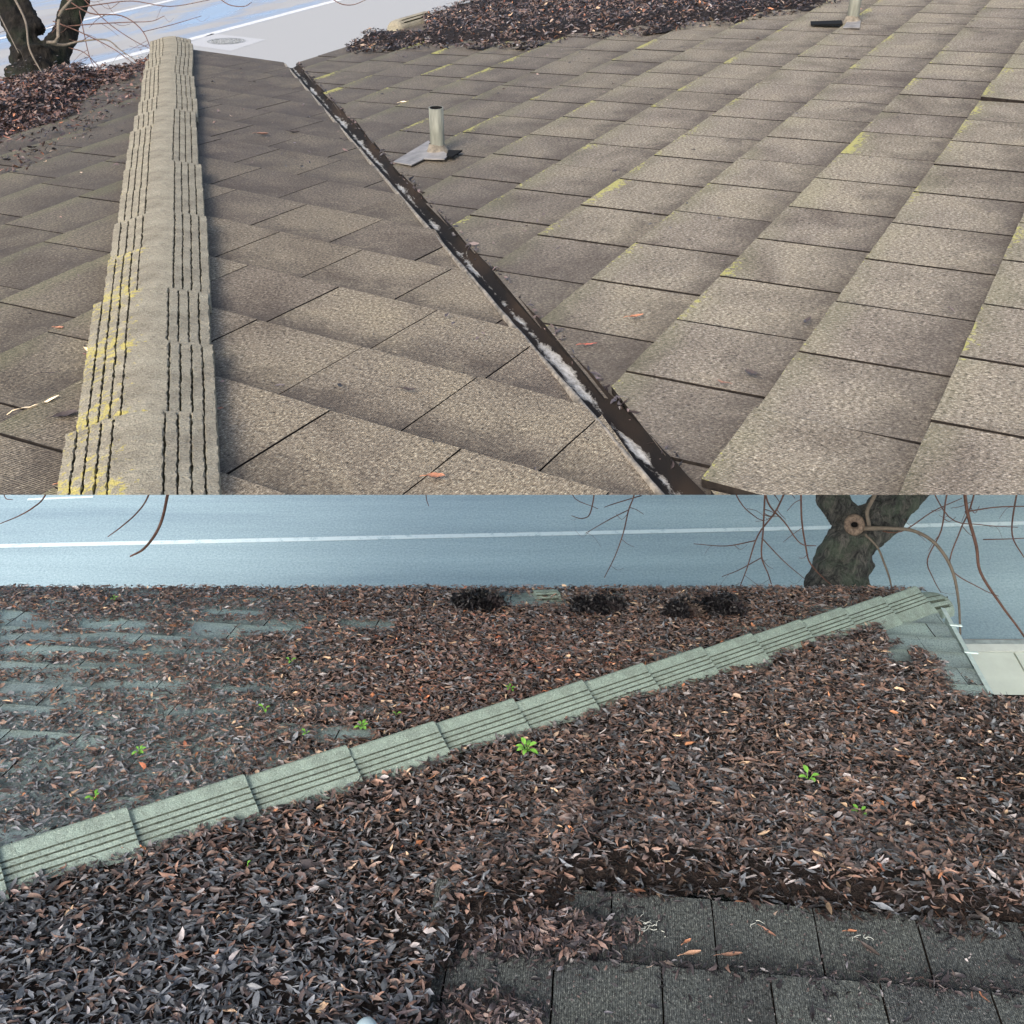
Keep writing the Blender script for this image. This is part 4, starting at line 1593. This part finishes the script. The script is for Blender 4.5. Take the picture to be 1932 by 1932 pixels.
def hF(px, py, P):
    right = np.clip((px - 300) / 500, 0, 1)
    e = np.clip((hipline(px) - 20 - py) / 50, 0.2, 1)
    return 0.024 + 0.012 * right * e + 0.008 * vnoise(P, 6, 2)


def moundF(px, py, P):
    k = (keepF(px, py, P) > 0.45) & (px > 60)
    right = np.clip((px - 250) / 500, 0, 1)
    h = hF(px, py, P) - 0.004 - 0.03 * openF(px, py) - 0.014 * (1 - right)
    return h, k


def recolF(px, py, P, c, g):
    n = len(px)
    red = np.clip(1 - np.hypot((px - 950) / 350, (py - 1260) / 130), 0, 1)
    m = g.random(n) < red * 0.4
    c[m] = c[m] * np.array([1.22, 0.92, 0.86])
    left = np.clip((650 - px) / 650, 0, 1) * np.clip((py - 1280) / 120, 0, 1)
    m2 = g.random(n) < 0.12 + left * 0.55
    c[m2] = np.array([0.10, 0.11, 0.125]) * g.uniform(0.4, 1.6, (m2.sum(), 1))
    return c


boxF = (-3.2, 2.5, 1.5, 4.95)
mound('leaf_mould', FP, boxF, 0.02, moundF, M['mould'])
wF = {'black': 0.10, 'dark': 0.24, 'brown': 0.50, 'grey': 0.16, 'orange': 0.018, 'tan': 0.03}
scatter('leaf_litter', FP, boxF, 190000, keepF, hF, (0.016, 0.050), (0.13, 0.34), wF, 31, tilt=0.40, recolor=recolF)

# --- loose leaves and debris on the bare damp tiles
def keepT(px, py, P):
    d = 0.03 + 0 * px
    row = np.interp(px, [966, 1930], [1792, 1872])
    d = np.maximum(d, 0.9 * np.clip(1 - np.abs(py - row - 4) / np.interp(px, [1000, 1300, 1500, 1650, 1932], [60, 22, 24, 34, 24]), 0, 1))
    d = np.maximum(d, 0.8 * np.clip(1 - np.hypot((px - 930) / 130, (py - 1900) / 55), 0, 1))
    d = np.maximum(d, 1.0 * np.clip(1.3 - np.hypot((px - 1060) / 160, (py - 1752) / 52), 0, 1))
    d = np.maximum(d, 0.5 * np.clip(1 - (px - 790) / 130, 0, 1))
    d = np.maximum(d, 0.5 * np.clip(1 - (py - foot_line(px)) / 22, 0, 1))
    d = np.maximum(d, 0.55 * np.clip(1 - np.hypot((px - 1640) / 150, (py - 1880) / 40), 0, 1))
    return d * (py > foot_line(px) - 4) * (px > 740)


scatter('leaf_scraps', TP, (-0.6, 1.9, 0.75, 1.95), 24000, keepT, lambda px, py, P: 0.026 + 0 * px, (0.010, 0.044), (0.14, 0.32),
        {'black': 0.84, 'dark': 0.10, 'brown': 0.03, 'grey': 0.025, 'orange': 0.002, 'tan': 0.002}, 41, tilt=0.45,
        recolor=lambda px, py, P, c, g: c * np.array([0.50, 0.52, 0.56]))
# the drift of leaves lying over the left end of the bare rows, and a smaller one at the foot
scatter('leaf_scraps', TP, (-0.25, 0.55, 1.15, 1.95), 11000,
        lambda px, py, P: np.clip(2.2 * (1.25 - np.hypot((px - 1025) / 150, (py - 1768) / 40)) + vnoise(P, 14, 3), 0, 1) * (px > 830),
        lambda px, py, P: 0.034 + 0.022 * np.clip(1.2 - np.hypot((px - 1040) / 150, (py - 1765) / 45), 0, 1), (0.018, 0.050), (0.13, 0.32),
        {'black': 0.38, 'dark': 0.28, 'brown': 0.24, 'grey': 0.08, 'orange': 0.003, 'tan': 0.003}, 45, tilt=0.5, recolor=lambda px, py, P, c, g: c * np.array([.68, .70, .74]))
scatter('leaf_scraps', TP, (-0.35, 0.35, 1.05, 1.6), 5000,
        lambda px, py, P: np.clip(2.0 * (1.1 - np.hypot((px - 930) / 130, (py - 1905) / 42)) + vnoise(P, 14, 8), 0, 1) * (px > 800),
        lambda px, py, P: 0.034 + 0 * px, (0.018, 0.050), (0.13, 0.32),
        {'black': 0.45, 'dark': 0.28, 'brown': 0.17, 'grey': 0.08, 'orange': 0.003, 'tan': 0.003}, 47, tilt=0.5, recolor=lambda px, py, P, c, g: c * np.array([.68, .70, .74]))
# torn crumbs
scatter('leaf_scraps', TP, (-0.6, 1.9, 0.75, 1.95), 9000, lambda px, py, P: (0.75 + 0.5 * vnoise(P, 9, 4)) * (py > foot_line(px)) * (px > 760),
        lambda px, py, P: 0.022 + 0 * px, (0.004, 0.013), (0.25, 0.6), {'black': 0.75, 'dark': 0.2, 'grey': .05}, 43, tilt=0.3)

# --- heaps along the eaves of the upper roof
line_r = lambda px: np.interp(px, [560, 640, 700, 800, 950, 1130, 1290, 1400, 1500, 1560, 1640, 1932], [99, 96, 98, 92, 95, 72, 55, 45, 26, 10, -6, -40])


def keepR(px, py, P):
    e = np.array([p[0] * V.x + p[1] * V.y for p in P]) - V_EAVE_R
    k = (py < line_r(px) + 6 * vnoise(P, 6, 1)) & (e > 0.0) & (px > 652) & ((px > 800) | (py > 57))
    return k * 1.0


def hR(px, py, P):
    return 0.035 + 0.05 * np.clip((line_r(px) - py) / 12, 0, 1) + 0.020 * vnoise(P, 4, 8)


boxR = (-2.2, 7.5, 6.5, 13)
mound('leaf_mould', RP, boxR, 0.03, lambda px, py, P: (hR(px, py, P) - 0.012, keepR(px, py, P) > 0), M['mould'])
wR = {'black': 0.30, 'dark': 0.30, 'brown': 0.27, 'grey': 0.06, 'orange': 0.03, 'tan': 0.02}


def recR(px, py, P, c, g):
    m = g.random(len(px)) < np.clip(1 - (line_r(px) - py) / 22, 0, 1) * .8
    c[m] *= 0.35
    return c * 0.62


scatter('leaf_litter', RP, boxR, 120000, keepR, hR, (0.022, 0.050), (0.16, 0.34), wR, 51, tilt=0.6, recolor=recR)

line_l = lambda px: np.interp(px, [-100, 0, 60, 110, 150, 180, 230, 292], [300, 268, 250, 232, 205, 170, 150, 128])


def keepL(px, py, P):
    e = np.array([p[0] * V.x + p[1] * V.y for p in P]) - V_EAVE_L
    k = (py < line_l(px) + 8 * vnoise(P, 6, 1)) & (e > 0.0) & (px < 293)
    k2 = (px < 330) & (py < 330) & (e > 0) & (px < 290)
    return np.where(k, 1.0, k2 * 0.10)


def hL(px, py, P):
    return 0.035 + 0.09 * np.clip((line_l(px) - py) / 30, 0, 1) * np.clip((300 - px) / 160, .15, 1) + 0.02 * vnoise(P, 4, 6)


boxL = (-4.6, -2.0, 4.0, 8.2)
mound('leaf_mould', LP, boxL, 0.03, lambda px, py, P: (hL(px, py, P) - 0.012, keepL(px, py, P) > 0.5), M['mould'])
wL = {'black': 0.18, 'dark': 0.28, 'brown': 0.40, 'grey': 0.04, 'orange': 0.04, 'tan': 0.01}
scatter('leaf_litter', LP, boxL, 60000, keepL, hL, (0.022, 0.050), (0.18, 0.36), wL, 61, tilt=0.6, recolor=lambda px, py, P, c, g: c * np.array([0.52, 0.48, 0.48]))

# --- crumbs scattered over the upper tiles
def crumbs(nm, pl, box, n, seed, keep, size=(0.008, 0.028)):
    return scatter(nm, pl, box, n, keep, lambda px, py, P: 0.036 + 0 * px, size, (0.15, 0.5), {'black': 0.5, 'dark': 0.35, 'brown': 0.13, 'tan': .02}, seed, tilt=0.3)


def clear_r(px, py, P):
    d = P - np3(VAL0)[None, :]
    s = d @ np3(sxv)
    v = P[:, 0] * V.x + P[:, 1] * V.y
    return (s > 0.07) & (py < 925) & (v > V_EAVE_R)


def clear_m(px, py, P):
    s = (P - np3(VAL0)[None, :]) @ np3(sxv)
    h = np.interp(py, [95, 933], [372, 430])
    return (s < -0.08) & (px > h) & (py < 925) & (py > 125)


crumbs('leaf_crumbs', RP, (-2.0, 3.6, 1.7, 9), 2600, 71, lambda px, py, P: clear_r(px, py, P) * np.clip(0.25 + 0.9 * vnoise(P, 1.6, 3), 0.05, 1))
crumbs('leaf_crumbs', MP, (-3.0, 1.2, 1.7, 8.2), 1500, 73, lambda px, py, P: clear_m(px, py, P) * np.clip(0.2 + 0.6 * (py < 320) + .4 * vnoise(P, 2, 3), 0.05, 1))
crumbs('leaf_crumbs', LP, (-4.2, -0.9, 1.7, 8.2), 2600, 75, lambda px, py, P: (px < np.interp(py, [95, 933], [285, 135])) * (py < 925) * np.clip(0.15 + 0.7 * (py < 330), 0, 1))

# ragged dark flakes standing along the valley's right lip
g_ = np.random.default_rng(5)
n = 460
f_ = g_.uniform(0.02, 1, n) ** 1.0
Pv = np3(VAL0)[None, :] + np3(VAL1 - VAL0)[None, :] * f_[:, None] + np3(sxv)[None, :] * g_.normal(0.037, 0.005, n)[:, None] + np3(upv)[None, :] * g_.uniform(0.012, 0.045, n)[:, None]
ok = (Pv @ np3(SEAM_N)) > 0.03
Pv = Pv[ok]; n = len(Pv)
me = leaf_mesh(Pv, np.repeat(np3(upv)[None, :], n, 0), g_.uniform(.010, .040, n), g_.uniform(.004, .012, n), pick_colors(n, {'black': .75, 'dark': .25}, 4), tilt=0.9, seed=8)
o = link('valley_debris', me, M['leaf']); o['kind'] = 'stuff'


# --- wet black clumps near the far eave of the lower roof
def clump(cx, cy, wpx, hpx, label, seed, n=1300, plane=FP, pal={'black': .9, 'dark': .1}):
    base = plane.hit(cx, cy, 0.055)
    t_ = base.length / ray(cx, cy).length
    rx = wpx / 2 / FPX * t_ * 1.25; rz = hpx / FPX * t_ * 1.15
    g = np.random.default_rng(seed)
    th_ = g.uniform(0, 2 * math.pi, n); ph = np.arccos(g.uniform(0.0, 1, n)); rr = g.uniform(0.35, 1, n) ** .5
    lump = 0.75 + 0.35 * np.sin(th_ * 2 + seed) * np.cos(th_ * 3.3)
    dirn = np.stack([np.sin(ph) * np.cos(th_), np.sin(ph) * np.sin(th_), np.cos(ph)], 1)
    Pq = np3(base)[None, :] + dirn * np.stack([rx * lump, rx * .6 * lump, rz * lump], 1) * rr[:, None]
    me = leaf_mesh(Pq, dirn + g.normal(0, .5, (n, 3)), g.uniform(.03, .07, n), g.uniform(.006, .014, n), pick_colors(n, pal, seed) * np.array([0.20, 0.22, 0.26]), tilt=1.1, seed=seed, curl=.4)
    o = link('leaf_clump', me, M['leaf'])
    return tag(o, label, 'leaf clump')


clump(908, 1141, 100, 26, 'wide low black clump of wet leaves left of the small ridge end', 301)
clump(1125, 1146, 100, 20, 'flat black clump of rotten leaves just right of the small ridge end', 302)
clump(1285, 1156, 75, 30, 'tallest spiky black clump of leaves with brown stalks in it', 303, pal={'black': .80, 'brown': .12, 'tan': .08})
clump(1355, 1150, 85, 26, 'black clump of wet leaves nearest the grooved corner caps', 304)

# ------------------------------------------------------------------ single leaves
def one_leaf(pl, x, y, L, Wd, ang, color, label, h=0.04, curl=.35, seed=0, cat='leaf', dz=0.0):
    c = pl.hit(x, y, h)
    base = c
    a = Vector((math.cos(ang), math.sin(ang), 0)); a = (a - pl.n * a.dot(pl.n)).normalized()
    s = pl.n.cross(a)
    bm = bmesh.new()
    ns = 9
    rl = random.Random(seed)
    rows = []
    for i in range(ns):
        f = i / (ns - 1)
        w = math.sin(math.pi * min(1, f * .92 + .04)) ** .75 * Wd / 2
        up_ = curl * L * ((f - .5) ** 2 * 2) + rl.uniform(-.001, .001)
        cc = base + a * ((f - .5) * L) + pl.n * up_ + s * (math.sin(f * 3) * L * .05)
        row = []
        for k in (-1, -.5, 0, .5, 1):
            row.append(bm.verts.new(cc + s * (w * k) + pl.n * (abs(k) * w * .55 + rl.uniform(-.0008, .0008))))
        rows.append(row)
    for i in range(ns - 1):
        for k in range(4):
            f = bm.faces.new([rows[i][k], rows[i][k + 1], rows[i + 1][k + 1], rows[i + 1][k]]); f.smooth = True
    # stalk
    sweep(bm, [base - a * (L * .5) + pl.n * curl * L * .5, base - a * (L * .68) + pl.n * (curl * L * .55), base - a * (L * .85) + pl.n * curl * L * .3],
          [.0012, .0010, .0007], 5)
    me = bm_mesh(bm)
    at = me.attributes.new('tint', 'FLOAT_COLOR', 'POINT')
    at.data.foreach_set('color', list(tuple(color) + (1,)) * len(me.vertices))
    o = link('fallen_leaf', me, M['leaf'])
    return tag(o, label, cat, 'single leaves lying on bare tiles')


OR, BR, DK, CR = (0.20, 0.095, 0.055), (0.12, 0.07, 0.05), (0.035, 0.028, 0.025), (0.55, 0.45, 0.30)
leaves = [(MP, 822, 901, .036, .018, .1, OR, 'orange leaf near the cut lower edge of the middle tiles'),
          (MP, 770, 736, .034, .012, -.1, DK, 'small dark leaf in the middle of a broad tile between ridge and valley'),
          (MP, 415, 772, .016, .010, .4, OR, 'tiny orange leaf touching the right foot of the ridge caps'),
          (RP, 1200, 598, .040, .013, .1, OR, 'pale orange forked leaf on the tiles right of the valley'),
          (RP, 1112, 651, .040, .008, 0, (0.2, 0.06, 0.04), 'thin reddish leaf close to the gap beside the valley'),
          (RP, 1418, 705, .040, .018, 2.2, DK, 'dark curled leaf standing up on a tile in the right slope'),
          (RP, 1364, 722, .030, .008, 2.4, BR, 'brown curled sliver left of the dark standing leaf'),
          (RP, 1524, 606, .038, .013, .9, DK, 'slim dark leaf slanting across a tile edge on the right slope'),
          (LP, 78, 766, .085, .012, .65, CR, 'long cream coloured strip lying left of the ridge caps'),
          (LP, 125, 786, .050, .026, .3, DK, 'ragged black leaf beside the long cream strip'),
          (LP, 120, 914, .024, .011, 0, OR, 'orange leaf in the lower left beside the mossy caps'),
          (LP, 112, 620, .030, .014, -.4, OR, 'orange brown leaf well left of the ridge on the mossy tiles'),
          (LP, 165, 662, .034, .010, -.9, CR, 'pale curled leaf close to the left foot of the ridge caps'),
          (LP, 172, 675, .042, .018, -.7, (0.12, 0.05, 0.045), 'purplish leaf just below the pale curled one'),
          (LP, 102, 704, .050, .005, .2, DK, 'thin dark twig like leaf below the orange brown one'),
          (RP, 761, 194, .040, .022, .1, CR, 'pale leaf on the far tiles between valley and vent pipe'),
          (MP, 495, 254, .055, .028, .1, BR, 'brown crumpled leaf on the far middle tiles'),
          (MP, 555, 250, .055, .020, .1, DK, 'dark folded leaf right of the brown crumpled one'),
          (TP, 1306, 1800, .050, .014, .25, (0.22, 0.135, 0.09), 'light brown boat shaped leaf on the damp lower tiles'),
          (TP, 1380, 1803, .058, .014, .1, BR, 'long brown curled leaf right of the boat shaped one'),
          (TP, 1450, 1760, .045, .010, -.8, (0.13, 0.07, 0.05), 'slim brown leaf slanting down the third damp tile'),
          (TP, 1297, 1777, .028, .010, .6, OR, 'small orange leaf above the boat shaped leaf'),
          (TP, 1606, 1758, .030, .010, 0, OR, 'orange speckled leaf beside white threads on a damp tile'),
          (TP, 1640, 1793, .060, .016, -.9, DK, 'black limp leaf crossing two damp tiles')]
for i, (pl, x, y, L, Wd, an, cc, lb) in enumerate(leaves):
    one_leaf(pl, x, y, L, Wd, an, cc, lb, h=0.036 if pl is not TP else 0.03, seed=i, curl=.25)


# ------------------------------------------------------------------ seedlings
def seedling(pl, x, y, n, size, label, seed, h=0.07, parts=False):
    base = pl.hit(x, y, h)
    rl = random.Random(seed)
    root = empty('seedling', base, label, 'seedling', 'green seedlings in the leaf litter')
    for k in range(n):
        an = 2 * math.pi * (k + rl.uniform(-.25, .25)) / n + rl.uniform(0, .4)
        el = rl.uniform(.15, .8)
        d = Vector((math.cos(an) * math.cos(el), math.sin(an) * math.cos(el), math.sin(el)))
        s = d.cross(Vector((0, 0, 1))).normalized()
        u_ = s.cross(d)
        L = size * rl.uniform(.7, 1.1)
        bm = bmesh.new()
        sweep(bm, [base - Vector((0, 0, .02)), base + d * L * .35], [.0016, .0012], 5)
        rows = []
        for i in range(8):
            f = i / 7
            w = math.sin(math.pi * (f * .93 + .04)) ** .8 * L * .17
            c = base + d * (L * (.3 + .7 * f)) - Vector((0, 0, 1)) * L * .25 * f * f
            rows.append([bm.verts.new(c + s * (w * q) + u_ * abs(q) * w * .35) for q in (-1, 0, 1)])
        for i in range(7):
            for q in range(2):
                f = bm.faces.new([rows[i][q], rows[i][q + 1], rows[i + 1][q + 1], rows[i + 1][q]]); f.smooth = True
        link('leaf', bm_mesh(bm), M['green'], root)
    return root


seeds = [(NP, 993, 1412, 7, .060, 'largest bright green seedling just below the grooved caps'),
         (NP, 1526, 1466, 4, .055, 'upright green seedling in the brown leaves above its paired neighbour'),
         (NP, 1622, 1532, 4, .052, 'green seedling spread like a fan in the leaves at right'),
         (NP, 983, 1607, 4, .032, 'small green seedling over the dark hollow in the leaves'),
         (NP, 1768, 1592, 2, .026, 'tiny green sprout right of the fan shaped seedling'),
         (NP, 465, 1630, 1, .020, 'tiniest green sprout low in the wet leaves at left'),
         (FP, 683, 1370, 6, .060, 'wide green seedling behind the caps in the centre left'),
         (FP, 962, 1298, 5, .045, 'green seedling behind the caps, right of the centre'),
         (FP, 500, 1336, 3, .045, 'green seedling with one tall leaf left of the wide one'),
         (FP, 578, 1382, 3, .035, 'faint green seedling between two larger ones'),
         (FP, 263, 1416, 5, .045, 'green seedling on the sparse leaves at left'),
         (FP, 178, 1503, 4, .045, 'green seedling right above the caps at far left'),
         (FP, 548, 1246, 3, .045, 'small green seedling far up in the leaves'),
         (FP, 748, 1345, 2, .035, 'little yellow green sprout beside the widest seedling behind the caps'),
         (FP, 215, 1128, 3, .040, 'distant green sprout near the street edge of the leaf blanket')]
for i, (pl, x, y, n, s, lb) in enumerate(seeds):
    seedling(pl, x, y, n, s * (0.9 if pl is NP else 0.72), lb, 900 + i, h=0.065 if pl is NP else 0.05)

# white rootlets on the damp tiles
def rootlets(cx, cy, n, spread, label, seed):
    rl = random.Random(seed)
    bm = bmesh.new()
    for k in range(n):
        x = cx + rl.uniform(-spread, spread); y = cy + rl.uniform(-spread * .7, spread * .7)
        an = rl.uniform(0, 6.28); P = []
        for i in range(5):
            P.append(TP.hit(x, y, 0.034 - 0.001 * i))
            an += rl.uniform(-1, 1)
            x += math.cos(an) * 5; y += math.sin(an) * 4
        sweep(bm, P, [.0008, .0009, .0007, .0006, .0004], 4)
    return tag(link('rootlet_mat', bm_mesh(bm), plain('white_root_' + str(seed), (0.62, 0.64, 0.58), .8)), label, 'roots')


rootlets(1226, 1745, 16, 22, 'web of white rootlets on the first damp tile', 1)
rootlets(1622, 1762, 4, 12, 'few white threads on the right of the damp tiles', 2)
rootlets(1430, 1740, 2, 8, 'faint pale thread near the top of the second damp tile', 3)

# ------------------------------------------------------------------ toe of a shoe at the lower edge
bm = bmesh.new()
c = NP.hit(690, 1956, 0.125)
bmesh.ops.create_uvsphere(bm, u_segments=28, v_segments=18, radius=1)
for v in bm.verts:
    x, y, z = v.co
    y2 = y * (0.125 if y < 0 else 0.055)
    w = 0.036 * (1 - 0.12 * max(0, y))
    z2 = z * 0.030 if z > 0 else z * 0.018
    v.co = (x * w, y2 - .01, z2 + (0.012 * -y if y < 0 else 0))
bmesh.ops.translate(bm, verts=bm.verts, vec=c)
shoe = empty('shoe', c, 'pale blue rounded shoe toe poking in at the bottom edge', 'shoe')
link('toe_cap', bm_mesh(bm, smooth=True), M['shoe'], shoe)
bm = bmesh.new()
bmesh.ops.create_uvsphere(bm, u_segments=28, v_segments=10, radius=1)
for v in bm.verts:
    x, y, z = v.co
    v.co = (x * 0.039, y * (0.13 if y < 0 else 0.059) - .01, max(-.35, min(.35, z)) * 0.02 - 0.018)
bmesh.ops.translate(bm, verts=bm.verts, vec=c)
link('sole', bm_mesh(bm, smooth=True), plain('shoe_sole', (0.30, 0.38, 0.41), .6), shoe)

# ------------------------------------------------------------------ lift the place so the street is at z = 0
for o in list(col.objects):
    if o.parent is None and o not in (camo, suno):
        o.location.z += LIFT
